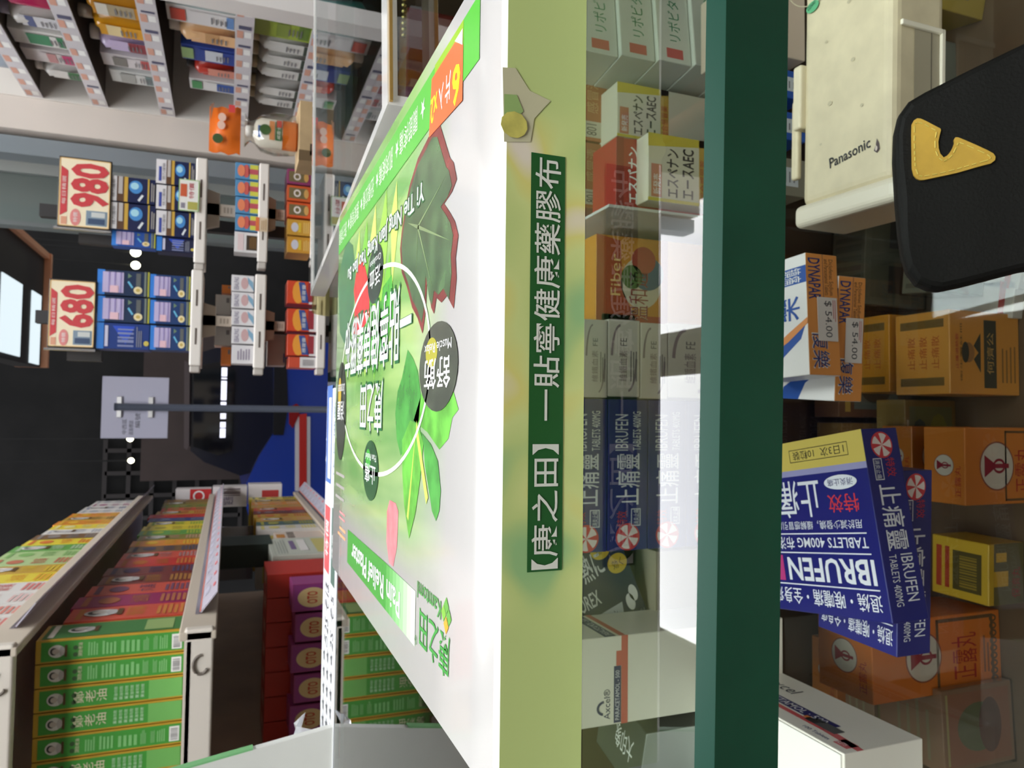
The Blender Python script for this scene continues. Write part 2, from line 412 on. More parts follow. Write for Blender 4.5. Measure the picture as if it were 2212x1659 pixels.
# ================================================================== THE GREEN BOX
BXL, BXR, BY0, BY1, BZT = -.0746, .0983, .142, .374, -.0500
BD, BW = BY1-BY0, BXR-BXL
def plaster_box():
    o = thing('plaster_carton', 'large white and green plaster carton lying on the counter glass', 'carton', ((BXL+BXR)/2, (BY0+BY1)/2, GLZ))
    # printed ground of the lid: white at the ends, green in the middle
    m = bpy.data.materials.new('lid_print'); m.use_nodes = True; nt = m.node_tree; b = nt.nodes['Principled BSDF']; N = nt.nodes.new
    b.inputs['Roughness'].default_value = .2; b.inputs['Coat Weight'].default_value = .6; b.inputs['Coat Roughness'].default_value = .08
    tc = N('ShaderNodeTexCoord'); sp = N('ShaderNodeSeparateXYZ'); nt.links.new(tc.outputs['Object'], sp.inputs[0])
    def band(sock, p):
        mr = N('ShaderNodeValToRGB'); ma = N('ShaderNodeMapRange'); ma.inputs[1].default_value = -.12; ma.inputs[2].default_value = .12
        nt.links.new(sock, ma.inputs[0]); nt.links.new(ma.outputs[0], mr.inputs[0])
        for i, (x, v) in enumerate(p):
            x = (x+.12)/.24
            e = mr.color_ramp.elements[i] if i < 2 else mr.color_ramp.elements.new(x)
            e.position = x; e.color = (v, v, v, 1)
        return mr.outputs[0]
    fy = band(sp.outputs[1], [(-.085, 0), (.115, .8), (-.045, .85), (.06, 1)])
    fx = band(sp.outputs[0], [(-.060, 0), (.070, 1), (-.045, .75), (.0, 1)])
    mu = N('ShaderNodeMath'); mu.operation = 'MULTIPLY'; nt.links.new(fy, mu.inputs[0]); nt.links.new(fx, mu.inputs[1])
    mp = N('ShaderNodeMapping'); mp.inputs['Scale'].default_value = (60, 9, 1); nz = N('ShaderNodeTexNoise'); nz.inputs['Scale'].default_value = 1.3
    nt.links.new(tc.outputs['Object'], mp.inputs[0]); nt.links.new(mp.outputs[0], nz.inputs['Vector'])
    cr = N('ShaderNodeValToRGB'); cr.color_ramp.elements[0].position = .35; cr.color_ramp.elements[1].position = .65
    cr.color_ramp.elements[0].color = lin((106, 178, 66)); cr.color_ramp.elements[1].color = lin((176, 216, 120))
    nt.links.new(nz.outputs[0], cr.inputs[0])
    mx = N('ShaderNodeMixRGB'); mx.inputs[1].default_value = lin((184, 182, 179)); nt.links.new(mu.outputs[0], mx.inputs[0]); nt.links.new(cr.outputs[0], mx.inputs[2])
    nt.links.new(mx.outputs[0], b.inputs['Base Color'])
    n2 = N('ShaderNodeTexNoise'); n2.inputs['Scale'].default_value = 55; bp = N('ShaderNodeBump'); bp.inputs['Strength'].default_value = .06; bp.inputs['Distance'].default_value = .001
    nt.links.new(tc.outputs['Object'], n2.inputs['Vector']); nt.links.new(n2.outputs[0], bp.inputs['Height']); nt.links.new(bp.outputs[0], b.inputs['Normal']); nt.links.new(bp.outputs[0], b.inputs['Coat Normal'])
    LID = m
    # printed ground of the end face: pale green with soft leaf patches
    m = bpy.data.materials.new('end_print'); m.use_nodes = True; nt = m.node_tree; b = nt.nodes['Principled BSDF']; N = nt.nodes.new
    b.inputs['Roughness'].default_value = .35
    tc = N('ShaderNodeTexCoord'); nz = N('ShaderNodeTexNoise'); nz.inputs['Scale'].default_value = 42; nz.inputs['Detail'].default_value = 1.5
    nt.links.new(tc.outputs['Object'], nz.inputs['Vector'])
    cr = N('ShaderNodeValToRGB'); els = cr.color_ramp.elements
    els[0].position = .33; els[0].color = lin((140, 178, 120)); els[1].position = .68; els[1].color = lin((216, 206, 186))
    for p, c in ((.43, (182, 198, 124)), (.53, (196, 206, 132)), (.60, (206, 200, 116))):
        e = els.new(p); e.color = lin(c)
    nt.links.new(nz.outputs[0], cr.inputs[0])
    sp = N('ShaderNodeSeparateXYZ'); nt.links.new(tc.outputs['Object'], sp.inputs[0])
    ab = N('ShaderNodeMath'); ab.operation = 'ABSOLUTE'; a2 = N('ShaderNodeMath'); a2.operation = 'SUBTRACT'; a2.inputs[1].default_value = .0
    nt.links.new(sp.outputs[0], a2.inputs[0]); nt.links.new(a2.outputs[0], ab.inputs[0])
    ma = N('ShaderNodeMapRange'); ma.inputs[1].default_value = .044; ma.inputs[2].default_value = .058; nt.links.new(ab.outputs[0], ma.inputs[0])
    mx = N('ShaderNodeMixRGB'); mx.inputs[2].default_value = lin((180, 196, 124)); nt.links.new(ma.outputs[0], mx.inputs[0]); nt.links.new(cr.outputs[0], mx.inputs[1])
    nt.links.new(mx.outputs[0], b.inputs['Base Color'])
    END = m
    mb = MB()
    # lid profile: gently rolled near fold, slight sag in the middle
    prof = [(0, -.0012), (.002, -.0008), (.004, -.00044), (.006, -.00015), (.008, .00005), (.0105, .0002), (.04, .0002), (.12, .0002), (.2, .0002), (BD-.0005, .0002), (BD, 0)]
    nx = 14
    def top(s, t):
        for i in range(len(prof)-1):
            if s <= prof[i+1][0]:
                q = (s-prof[i][0])/(prof[i+1][0]-prof[i][0]); return BZT+prof[i][1]+(prof[i+1][1]-prof[i][1])*q
        return BZT+prof[-1][1]
    grid = [[V((BXR-BW*i/nx, BY0+s, BZT+z)) for i in range(nx+1)] for s, z in prof]
    base = len(mb.v); mb.v += [p for row in grid for p in row]
    for j in range(len(prof)-1):
        for i in range(nx):
            a = base+j*(nx+1)+i; mb.f.append((a, a+nx+1, a+nx+2, a+1)); mb.fm.append(mb.mi(LID))
    zb = GLZ+.0001
    fold = M((222, 222, 212), .3)
    for i in range(nx):
        p, q = grid[0][i], grid[0][i+1]; e = V((0, -.0009, -.0011))
        mb.poly([q, p, p+e, q+e], fold)
        P2, Q2 = V((p.x, BY0-.0009, zb)), V((q.x, BY0-.0009, zb))
        mb.poly([q+e, p+e, P2, Q2], END)
        p, q = grid[-1][i], grid[-1][i+1]
        mb.poly([p, q, V((q.x, q.y, zb)), V((p.x, p.y, zb))], fold)
    for i, rev in ((0, 0), (nx, 1)):
        for j in range(len(prof)-1):
            p, q = grid[j][i], grid[j+1][i]; f = [p, V((p.x, p.y, zb)), V((q.x, q.y, zb)), q]
            mb.poly(f[::-1] if rev else f, fold)
    mb.poly([(BXL, BY0, zb), (BXL, BY1, zb), (BXR, BY1, zb), (BXR, BY0, zb)], fold)
    body = mb.build('carton', o)
    for p in body.data.polygons: p.use_smooth = p.material_index == mb.m.index(LID)
    # ---- lid artwork, read from the right-hand side: s runs away from the lens, t to the left (mm)
    pr = MB()
    class LF(Frame):
        def p(s, a, b, c=0.0): return V((BXR-b*.001, BY0+a*.001, top(a*.001, b*.001)+c))
    lf = LF((0, 0, 0), (0, 1, 0), (-1, 0, 0)); E = .00005
    def dens(pts):
        out = []
        for i, p in enumerate(pts):
            q = pts[(i+1) % len(pts)]; n = max(1, int(math.hypot(q[0]-p[0], q[1]-p[1])/6))
            out += [(p[0]+(q[0]-p[0])*k/n, p[1]+(q[1]-p[1])*k/n) for k in range(n)]
        return out
    g = lambda c, **k: M(c, .25, **k)
    sh = lambda pts, c, k=1: pr.shape(lf, dens(pts), g(c) if not isinstance(c, bpy.types.Material) else c, k, E)
    tx = lambda t, a, b, h, c, wd=None, k=6, bold=.0, rot=0.0: pr.text(lf, t, a, b, h, g(c), wd, k, E, rot, bold)
    # dark green leaf and yellow-green blades at the far right
    sh([(231, 31), (205, 17), (186, 24), (176, 40), (184, 62), (205, 66), (222, 59)], M((66, 118, 72), .25, noise=.2, scale=150), 1)
    for i, (a, b, h, q) in enumerate(((95, 22, 34, 9), (112, 20, 40, 12), (132, 20, 36, 10), (150, 21, 42, 12), (168, 21, 34, 9), (122, 40, 46, 14), (142, 44, 40, 13), (104, 44, 34, 12))):
        sh([(a, b), (a+q, b+h*.3), (a+q*.5, b+h), (a-q*.3, b+h*.5)], ((196, 220, 104), (150, 204, 74), (214, 226, 110), (120, 190, 60))[i % 4], 2)
    for a, b in ((100, 52), (118, 58), (136, 52)): sh([(a, b), (a+15, b+2), (a+22, b+16), (a+10, b+26), (a-4, b+14)], M((70, 160, 50), .25, noise=.25, scale=200), 3)
    sh([(160, 34), (152, 40), (142, 49), (140, 61), (162, 66), (179, 64), (176, 51), (180, 45), (174, 38)], M((206, 52, 48), .25, noise=.15, scale=200), 4)
    # the big dark leaf with red serrated rim
    leaf = [(48, 21), (42, 23), (37, 29), (32, 35), (29, 37), (26, 42), (30, 44), (37, 45), (31, 49), (27, 52), (24, 56), (26, 61), (25, 66), (27, 73), (33, 69), (38, 70), (43, 68), (45, 72), (48, 70), (53, 62), (54, 70), (57, 76), (63, 71), (70, 67), (77, 60), (85, 54), (88, 46), (86, 41), (82, 35), (76, 29), (66, 24)]
    cx, cy = 56, 46
    sh(leaf, M((118, 48, 42), .25, noise=.25, scale=160), 3)
    sh([(cx+(a-cx)*.90+1, cy+(b-cy)*.90) for a, b in leaf], M((72, 98, 62), .25, noise=.35, scale=110), 4)
    for a, b in ((34, 38), (30, 56), (46, 66), (66, 62), (78, 40)): sh([(cx+8, cy-2), (cx+8.6, cy-1), (a, b)], (120, 140, 96), 5)
    # fresh green leaves
    LG = M((98, 176, 62), .25, noise=.25, scale=120); LD = M((72, 150, 62), .25, noise=.25, scale=120)
    sh([(91, 98), (88, 91), (82, 87), (75, 79), (68, 82), (62, 86), (58, 93), (60, 100), (69, 106), (82, 111), (88, 106)], LD, 2)
    sh([(66, 100), (52, 88), (36, 88), (26, 93), (22, 97), (27, 99), (30, 104), (38, 107), (41, 106), (50, 103)], LG, 2)
    sh([(80, 106), (79, 116), (76, 125), (69, 134), (62, 126), (57, 116), (54, 106), (60, 101), (70, 100)], LG, 3)
    sh([(57, 103), (54, 106), (52, 112), (46, 120), (44, 123), (40, 125), (37, 122), (36, 117), (39, 110), (46, 106)], LD, 3)
    sh([(62, 100), (63, 103), (50, 122), (48, 120)], (196, 224, 96), 4); sh([(62, 101), (63, 103), (72, 128), (70, 129)], (190, 220, 90), 4)
    sh([(84, 128), (88, 126), (97, 126), (101, 130), (101, 140), (96, 146), (90, 146), (85, 139)], M((232, 130, 136), .25, noise=.15, scale=150), 2)
    # the white orbit
    pr.ring(lf, 129, 83, 82, 37.5, 1.5, g((238, 244, 226)), 5, E, 72)
    # four round badges
    def badge(a, b, ra, rb, c, c2, big, small, bh):
        pr.disc(lf, a, b, ra, rb, M(c, .25, noise=.25, scale=160), 5, E); pr.disc(lf, a+ra*.3, b-rb*.35, ra*.32, rb*.34, g(c2), 6, E)
        tx(big, a-ra*.68, b-rb*.2, bh, WHITE, ra*1.36, 7, .006); tx(small, a-ra*.72, b-rb*.55, rb*.22, WHITE, ra*1.4, 7)
    badge(41, 86, 18.5, 11.5, (70, 76, 62), (168, 164, 50), '舒筋', 'Muscle Relax', 8)
    badge(132, 119, 15.5, 11, (38, 84, 44), (70, 170, 60), '止痛', 'Pain Relief', 7)
    badge(130, 46.5, 15.5, 11, (34, 54, 38), (60, 100, 60), '活血', 'Circulation', 7)
    badge(211, 97, 15.5, 23, (52, 58, 44), (200, 170, 50), '消腫', 'Detumescence', 9)
    # title lines with dark green outline
    DG = (30, 106, 52)
    for t, a, b, h, wd in (('康之田', 111, 86.5, 18.5, 45), ('一貼寧健康藥膠布', 70, 57.5, 25, 130)):
        tx(t, a-1.2, b-1.2, h+2.4, DG, wd+2.4, 6, .012); tx(t, a, b, h, WHITE, wd, 7, .006)
    tx('Yi Tie Ning Jian Kang Yao Jiao Bu', 56.5, 30.4, 8.6, DG, 141, 6, .06); tx('Yi Tie Ning Jian Kang Yao Jiao Bu', 57, 31, 7.6, WHITE, 140, 7, .01)
    # green band along the right side with slogans, the orange count tag
    sh([(10, 5), (231, 4), (231, 19.5), (10, 20)], (86, 178, 62), 3)
    sh([(22, 5), (48, 4.5), (48, 12), (22, 12)], (140, 182, 40), 4)
    x = 58
    for wd in ('關節疼痛', '肌肉痠痛', '扭傷拉傷', '腰痠背痛', '跌打損傷'):
        tx('★', x, 8.8, 6, WHITE, 5, 5); tx(wd, x+9, 8, 7.6, (226, 240, 214), 24, 5); x += 34.5
    sh([(29, 7.2), (22, 11), (22, 24.5), (53, 22.5), (51, 7)], (232, 104, 54), 5); sh([(29, 7), (22.4, 7), (22.4, 11)], (246, 226, 214), 6)
    tx('6', 24, 13.5, 10, (252, 226, 30), 6.6, 6, .03); tx('片', 32, 12.5, 7.5, WHITE, 5, 6, .01); tx('入', 38.5, 12.8, 7, WHITE, 4.6, 6, .01); tx('x2', 44.5, 12.8, 7, (252, 214, 40), 7, 6, .02)
    # left side: english band and the maker's mark
    for i in range(8):
        a0, a1 = 60+i*5, 65+i*5; q = i/8
        sh([(a0, 147), (a1, 147), (a1, 162), (a0, 162)], tuple(int(u+(v-u)*q) for u, v in zip((214, 234, 206), (66, 160, 58))), 3)
    sh([(100, 147), (183, 148), (183, 162), (100, 162)], (60, 154, 54), 3)
    tx('Pain Relief Plaster', 79, 151.5, 8, WHITE, 92, 5, .015)
    for (a, b), c in (((29.5, 143.6), (92, 162, 60)), ((27.2, 145.8), (92, 162, 60)), ((31.8, 145.8), (120, 180, 60)), ((29.5, 148.2), (236, 160, 40))):
        sh([(a-2.1, b), (a, b-2.1), (a+2.1, b), (a, b+2.1)], c, 3)
    tx('Kamtoml', 34, 143.5, 4.6, (70, 150, 70), 24, 4, .01); tx('康之田', 26, 150, 10.5, (54, 150, 60), 29, 4, .006); tx('®', 57.5, 158.5, 2.6, (90, 150, 90), 2.6, 4)
    pr.lines(lf, 190, 150, 214, 156, 2, (226, 150, 96), 3, E, .4); pr.lines(lf, 192, 143, 212, 148, 2, (190, 120, 120), 3, E, .4)
    pr.lines(lf, 196, 126, 224, 142, 3, g((176, 170, 166)), 3, E, .25)
    pr.build('lid_print', o)['label'] = 'printed lid artwork with leaves, white lettering and an orange tag'
    # ---- end face artwork
    fr = Frame((BXL, BY0-.0009, zb), (1, 0, 0), (0, 0, 1)); ep = MB()
    a0, a1 = onY(1170, 1232, BY0).x-BXL, onY(1170, 336, BY0).x-BXL
    z1, z0 = onY(1139, 780, BY0).z-zb, onY(1213, 780, BY0).z-zb
    ep.rect(fr, a0, z0, a1, z1, M((26, 84, 34), .4), 1)
    L = a1-a0
    ep.text(fr, '【康之田】一貼寧健康藥膠布', a0+L*.005, z0+(z1-z0)*.13, (z1-z0)*.76, M((206, 208, 196), .4), L*.985, 2, bold=.006)
    # yellow blossom and leaf at its right
    X = lambda y: onY(1110, y, BY0).x-BXL; Z = lambda x: onY(x, 260, BY0).z-zb
    for k, (c, pts) in enumerate((((188, 184, 150), ((1082, 150), (1110, 152), (1140, 200), (1185, 222), (1150, 260), (1142, 310), (1085, 310))), ((142, 170, 102), ((1085, 208), (1112, 210), (1126, 245), (1108, 262), (1085, 262))))):
        ep.shape(fr, [(onY(x, y, BY0).x-BXL, onY(x, y, BY0).z-zb) for x, y in pts], M(c, .4), k+1)
    ep.disc(fr, X(275), Z(1106), .0028, .0030, M((190, 182, 92), .4, noise=.15, scale=300), 3, n=11)
    ep.build('end_print', o)['label'] = 'dark green name strip with pale lettering'
plaster_box()
# ================================================================== INSIDE THE COUNTER
EN = .00009
GOLD = M((176, 146, 72), .3, metal=.5)
NAVY = (28, 34, 112)
def pinwheel(mb, fr, a, b, r, k=1, e=EN):
    mb.disc(fr, a, b, r, r, (206, 58, 66), k, e)
    for i in range(5):
        t = i*2*math.pi/5
        pts = [(a, b)]
        for j in range(5): q = t+j*.2; pts.append((a+r*.88*math.cos(q)*(1 if j else .95), b+r*.88*math.sin(q)))
        pts.append((a+r*.45*math.cos(t+.75), b+r*.45*math.sin(t+.75)))
        mb.shape(fr, pts, (232, 220, 216), k+1, e)
def ibu(label, fr, L, h, D, group=None, topart=True):
    o = thing('tablet_carton', label, 'carton', fr.p(L/2, 0, -D/2), group)
    MB().carton(fr, L, h, D, M((30, 34, 116), .3)).build('carton', o, .0006)
    p = MB(); W_ = (226, 230, 240)
    # spine
    q = fr.turn(2, L, h) if topart else fr
    pinwheel(p, q, L*.09, h*.5, h*.30)
    p.text(q, '特效', L*.16, h*.52, h*.26, (190, 46, 62), L*.10, 2, EN)
    p.frame(q, L*.16, h*.18, L*.275, h*.42, h*.02, W_, 2, EN); p.text(q, '消炎止痛', L*.168, h*.22, h*.14, W_, L*.1, 2, EN)
    p.text(q, '止痛靈', L*.30, h*.2, h*.6, W_, L*.34, 2, EN, 0, .004)
    p.text(q, 'IBRUFEN', L*.66, h*.5, h*.32, W_, L*.24, 2, EN); p.text(q, 'TABLETS 400MG', L*.66, h*.18, h*.2, W_, L*.26, 2, EN)
    p.build('spine_print', o)['label'] = 'white lettering and red pinwheel mark on the spine'
    if topart:
        t = fr.top(h)
        q = MB(); f = Frame(t.p(L, 0), t.U, -t.R)
        H = L                        # text height axis runs along the carton length
        q.rect(f, 0, 0, D, H*.17, (206, 186, 88), 1, EN); q.rect(f, 0, H*.17, D, H*.205, (150, 150, 196), 1, EN)
        q.frame(f, D*.12, H*.05, D*.62, H*.125, H*.004, (60, 50, 20), 2, EN)
        q.text(f, '1日3次  10粒裝', D*.15, H*.062, H*.052, (40, 34, 20), D*.44, 2, EN)
        q.disc(f, D*.22, H*.265, D*.13, H*.04, W_, 2, EN); q.text(f, '消炎止痛', D*.12, H*.245, H*.04, NAVY, D*.2, 3, EN)
        q.text(f, '止痛靈', D*.40, H*.23, H*.22, W_, D*.58, 2, EN, 0, .005); q.text(f, '特效', D*.1, H*.33, H*.10, (206, 52, 66), D*.24, 2, EN, 0, .004)
        q.text(f, '用於減少發燒，緩解感冒引起的痛', D*.1, H*.47, H*.05, W_, D*.85, 2, EN)
        q.rect(f, D*.08, H*.54, D, H*.547, W_, 2, EN); q.text(f, 'TABLETS 400MG 布洛芬', D*.08, H*.56, H*.075, W_, D*.85, 2, EN, 0, .008); q.rect(f, D*.07, H*.65, D, H*.657, W_, 2, EN)
        q.text(f, 'IBRUFEN', D*.06, H*.68, H*.135, W_, D*.72, 2, EN, 0, .02); q.rect(f, D*.82, H*.67, D, H*.82, (190, 60, 130), 2, EN); q.rect(f, D*.05, H*.835, D, H*.842, W_, 2, EN)
        q.text(f, '退燒・喉嚨痛・全身痛', D*.05, H*.86, H*.095, W_, D*.9, 2, EN, 0, .004)
        q.build('top_print', o)['label'] = 'gold band and large white lettering printed upside down'
    return o
# lower of the two near cartons lies flat on the shelf, the upper one leans on it
O = onZ(2010, 1411, SHZ+.0005)
frB, L, h = px_frame((2010, 1411), (2014, 1015), (1938, 1420), O)
Lb, hb = L, h
ob = ibu('blue tablet carton lying flat, half under the tilted blue one', frB, L, h, .058)
Oa = onZ(2008, 1337, SHZ+.0006)*.93
Na = V((.16, -.985, .06)).normalized()
Rp = onP(1936, 923, Oa, Na)-Oa
Ra = Rp.normalized(); Ua = Na.cross(Ra); ha = (onP(1928, 1340, Oa, Na)-Oa).dot(Ua)
frA = Frame(Oa, Ra, Ua, Na)
ibu('blue and gold tablet carton leaning tilted on top of another', frA, Rp.length, ha, .098)
# stack of the same cartons at the back
YB = .45
def back(name, x0, y0, x1, y1, Y=YB):
    a, b = onY(x0, (y0+y1)/2, Y).z, onY(x1, (y0+y1)/2, Y).z; l, r = onY((x0+x1)/2, y1, Y).x, onY((x0+x1)/2, y0, Y).x
    return Frame((l, Y, b), (1, 0, 0), (0, 0, 1)), r-l, a-b
fr, L, h = back('', 1369, 864, 1437, 1186)
nst = ['fourth from the shelf, topmost', 'third from the shelf', 'second from the shelf', 'lowest']
zb0 = SHZ+.0004
for i in range(5):
    z = fr.O.z+(i-2)*(h+.0006)
    if i == 0: hh = h
    ibu('dark blue tablet carton in the stack under the glass, %s' % ('topmost', 'second from top', 'third from top', 'second from bottom', 'lowest')[4-i],
        Frame((fr.O.x, YB, zb0+i*(fr.O.z+3*(h+.0006)-zb0)/5.0), (1, 0, 0), (0, 0, 1)), L, (fr.O.z+3*(h+.0006)-zb0)/5.0-.0006, .06, 'stacked blue tablet cartons', False)
# white and orange cartons with price stickers
def dyna(label, fr, W_, h, D, st0, price, group):
    o = thing('pain_tablet_carton', label, 'carton', fr.p(W_/2, 0, -D/2), group)
    MB().carton(fr, W_, h, D, M((242, 240, 238), .35), {'front': (226, 150, 74)}).build('carton', o, .0006)
    p = MB(); B = (44, 56, 120)
    f = Frame(fr.p(W_, 0), -fr.R, fr.U*1)      # lettering runs from right to left end, upside down
    f = fr.turn(2, W_, h)
    p.text(f, 'DYNAPAR', W_*.04, h*.06, h*.38, B, W_*.34, 2, EN, 0, .015); p.rect(f, 0, h*.52, W_*.36, h*.535, (110, 84, 90), 1, EN)
    p.text(f, 'Diclofenac Sodium', W_*.04, h*.72, h*.13, (120, 84, 50), W_*.3, 2, EN); p.text(f, 'and Paracetamol Tablets', W_*.04, h*.57, h*.13, (120, 84, 50), W_*.3, 2, EN)
    p.text(f, '復樂', W_*.63, h*.1, h*.56, (236, 230, 226), W_*.32, 2, EN, 0, .012); p.text(f, '復樂', W_*.64, h*.12, h*.52, B, W_*.3, 3, EN, 0, .004)
    t = fr.top(h)
    BL_ = (32, 84, 170)
    p.rect(t, W_*.76, 0, W_*.90, D*.5, BL_, 1, EN); p.text(t.turn(2, W_, D), '鎮痛', W_*.11, D*.62, D*.3, WHITE, W_*.12, 2, EN)
    p.text(t, '樂', W_*.46, D*.12, D*.5, BL_, W_*.2, 2, EN, 0, .006)
    p.shape(t, [(W_*.46, 0), (W_*.30, D*.35), (W_*.1, D*.9), (0, D*.95), (0, D*.62), (W_*.14, D*.5), (W_*.30, D*.12)], BL_, 1, EN)
    p.shape(t, [(W_*.47, 0), (W_*.36, D*.34), (W_*.2, D*.8), (W_*.16, D*.85), (W_*.29, D*.34), (W_*.42, 0)], (232, 150, 84), 2, EN)
    p.build('printing', o)['label'] = 'blue lettering on the orange spine and a blue swoosh'
    s = MB(); sf = Frame(fr.p(0, 0, .0006), fr.R, fr.U)
    s.carton(Frame(fr.p(W_*(1-st0)-W_*.36, h*.08, .0007), fr.R, fr.U), W_*.36, h*.62, .0003, M((222, 216, 212), .6))
    g = Frame(fr.p(W_*(1-st0)-W_*.36, h*.08, .0007), fr.R, fr.U).turn(2, W_*.36, h*.62)
    s.text(g, price, W_*.03, h*.2, h*.24, (70, 70, 76), W_*.3, 1, EN); s.lines(g, W_*.02, h*.48, W_*.2, h*.6, 2, (206, 120, 120), 1, EN, .4)
    s.build('price_sticker', o)['label'] = 'small white price sticker'
    return o
O = onZ(1861, 868, SHZ+.0005)
frD, L, h = px_frame((1861, 868), (1871, 601), (1802, 868), O)
dyna('lower of two white and orange tablet cartons, sticker mid-spine', frD, L, h, .05, .33, '$ 54.00', 'white and orange tablet cartons')
O2 = O+frD.R*(L*.08) + V((0, 0, h+.0008)) - frD.N*-.002
O2 = onP(1814.5, 812, O+V((0, -.006, 0)), frD.N); O2.z = O.z+h+.001
f2, L2, h2 = px_frame((1814.5, 812), (1790, 551.6), (1749.4, 815), O2, yaw=math.atan2(frD.R.y, frD.R.x)+.10)
f2 = Frame(f2.O, V((f2.R.x, f2.R.y, 0)), (0, 0, 1))
dyna('upper of two white and orange tablet cartons, sticker nearer top', f2, L2, h2, .05, .36, '$ 54.00', 'white and orange tablet cartons')
# white and navy carton standing at the near left
def axcel_near():
    Z1 = -.3125
    O = onZ(1824, 1629, Z1); E_ = onY(1995, 1599, O.y); A = onX(1686, 1544, O.x)
    H = O.z-SHZ-.0005; D = .14; W_ = .07
    o = thing('paracetamol_carton', 'white carton with navy strip and red line, standing near left on the shelf', 'carton', (O.x-W_/2, O.y+D/2, SHZ))
    fr = Frame((O.x-W_, O.y, SHZ+.0005), (1, 0, 0), (0, 0, 1))
    MB().carton(fr, W_, H, D, M((236, 232, 222), .4)).build('carton', o, .0006)
    MB().carton(Frame(fr.p(.001, H, -.0015), fr.R, fr.U), W_-.002, .0012, D-.003, M((244, 242, 236), .4)).build('lid_flap', o)
    p = MB(); r = fr.right(W_).turn(2, D, H)       # upside down on the right face, reads toward the lens
    NV = (40, 38, 104)
    p.rect(r, 0, H*.30, D*.80, H*.45, NV, 1, EN); p.text(r, 'PARACETAMOL · 500', D*.28, H*.325, H*.1, (226, 224, 230), D*.47, 2, EN, 0, .01)
    p.rect(r, 0, H*.20, D*.80, H*.27, (206, 84, 88), 1, EN); p.rect(r, D*.9, H*.1, D*.97, H*.26, (206, 100, 104), 1, EN); p.shape(r, [(D*.78, H*.27), (D*.8, H*.2), (D, H*.16), (D, H*.24), (D*.86, H*.28)], (206, 100, 104), 1, EN)
    p.rect(r, D*.70, H*.24, D*.85, H*.38, (86, 88, 90), 2, EN); p.rect(r, D*.68, H*.24, D*.74, H*.32, (50, 50, 50), 3, EN); p.rect(r, D*.66, H*.27, D*.69, H*.33, (222, 130, 60), 3, EN)
    p.text(r, '100 Tablets', D*.74, H*.08, H*.05, (70, 80, 130), D*.14, 2, EN); p.text(r, 'TABLETS', D*.88, H*.12, H*.06, (240, 226, 226), D*.07, 3, EN)
    p.text(r, 'Axcel', D*.24, H*.6, H*.18, (60, 60, 70), D*.2, 2, EN)
    p.lines(fr.top(H).turn(1, W_, D), D*.1, W_*.25, D*.7, W_*.7, 6, (150, 150, 150), 12, EN, .35)
    p.build('printing', o)['label'] = 'navy strip, red line and small print'
axcel_near()
def axcel_far():
    fr, W_, h = back('', 1253, 1372, 1441, 1562, .425)
    dz = fr.O.z-SHZ-.0005; fr = Frame(fr.p(0, -dz), fr.R, fr.U); H = h+dz+.012; D = .05
    o = thing('paracetamol_carton', 'white carton with red and navy lettering under the glass, left of dark navy one', 'carton', fr.p(W_/2, 0, -D/2))
    MB().carton(fr, W_, H, D, M((226, 222, 208), .4)).build('carton', o, .0006)
    p = MB(); y = lambda x: onY(x, 1450, .425).z-fr.O.z
    NV = (44, 44, 92)
    p.rect(fr, 0, y(1356), W_, y(1342), (196, 92, 80), 1, EN); p.rect(fr, W_*.66, y(1342), W_*.83, y(1331), (196, 92, 80), 1, EN)
    p.rect(fr, W_*.02, y(1341), W_*.66, y(1326), NV, 2, EN); p.text(fr, 'PARACETAMOL - 500', W_*.05, y(1338), y(1329)-y(1338), (220, 218, 222), W_*.56, 3, EN)
    p.text(fr, 'Axcel®', W_*.07, y(1318), y(1304)-y(1318), NV, W_*.34, 2, EN)
    p.ring(fr, W_*.2, y(1306), W_*.085, W_*.10, W_*.03, NV, 2, EN, 20, .1, 2.9)
    r = fr.right(W_)
    p.rect(r, 0, y(1351), D, y(1338), (196, 92, 80), 1, EN); p.rect(r, 0, y(1331), D, y(1306), NV, 1, EN); p.text(r, 'PARACETAMOL - 500', D*.05, y(1328), y(1312)-y(1328), (220, 218, 222), D*.8, 2, EN)
    p.build('printing', o)['label'] = 'navy and red printing'
axcel_far()
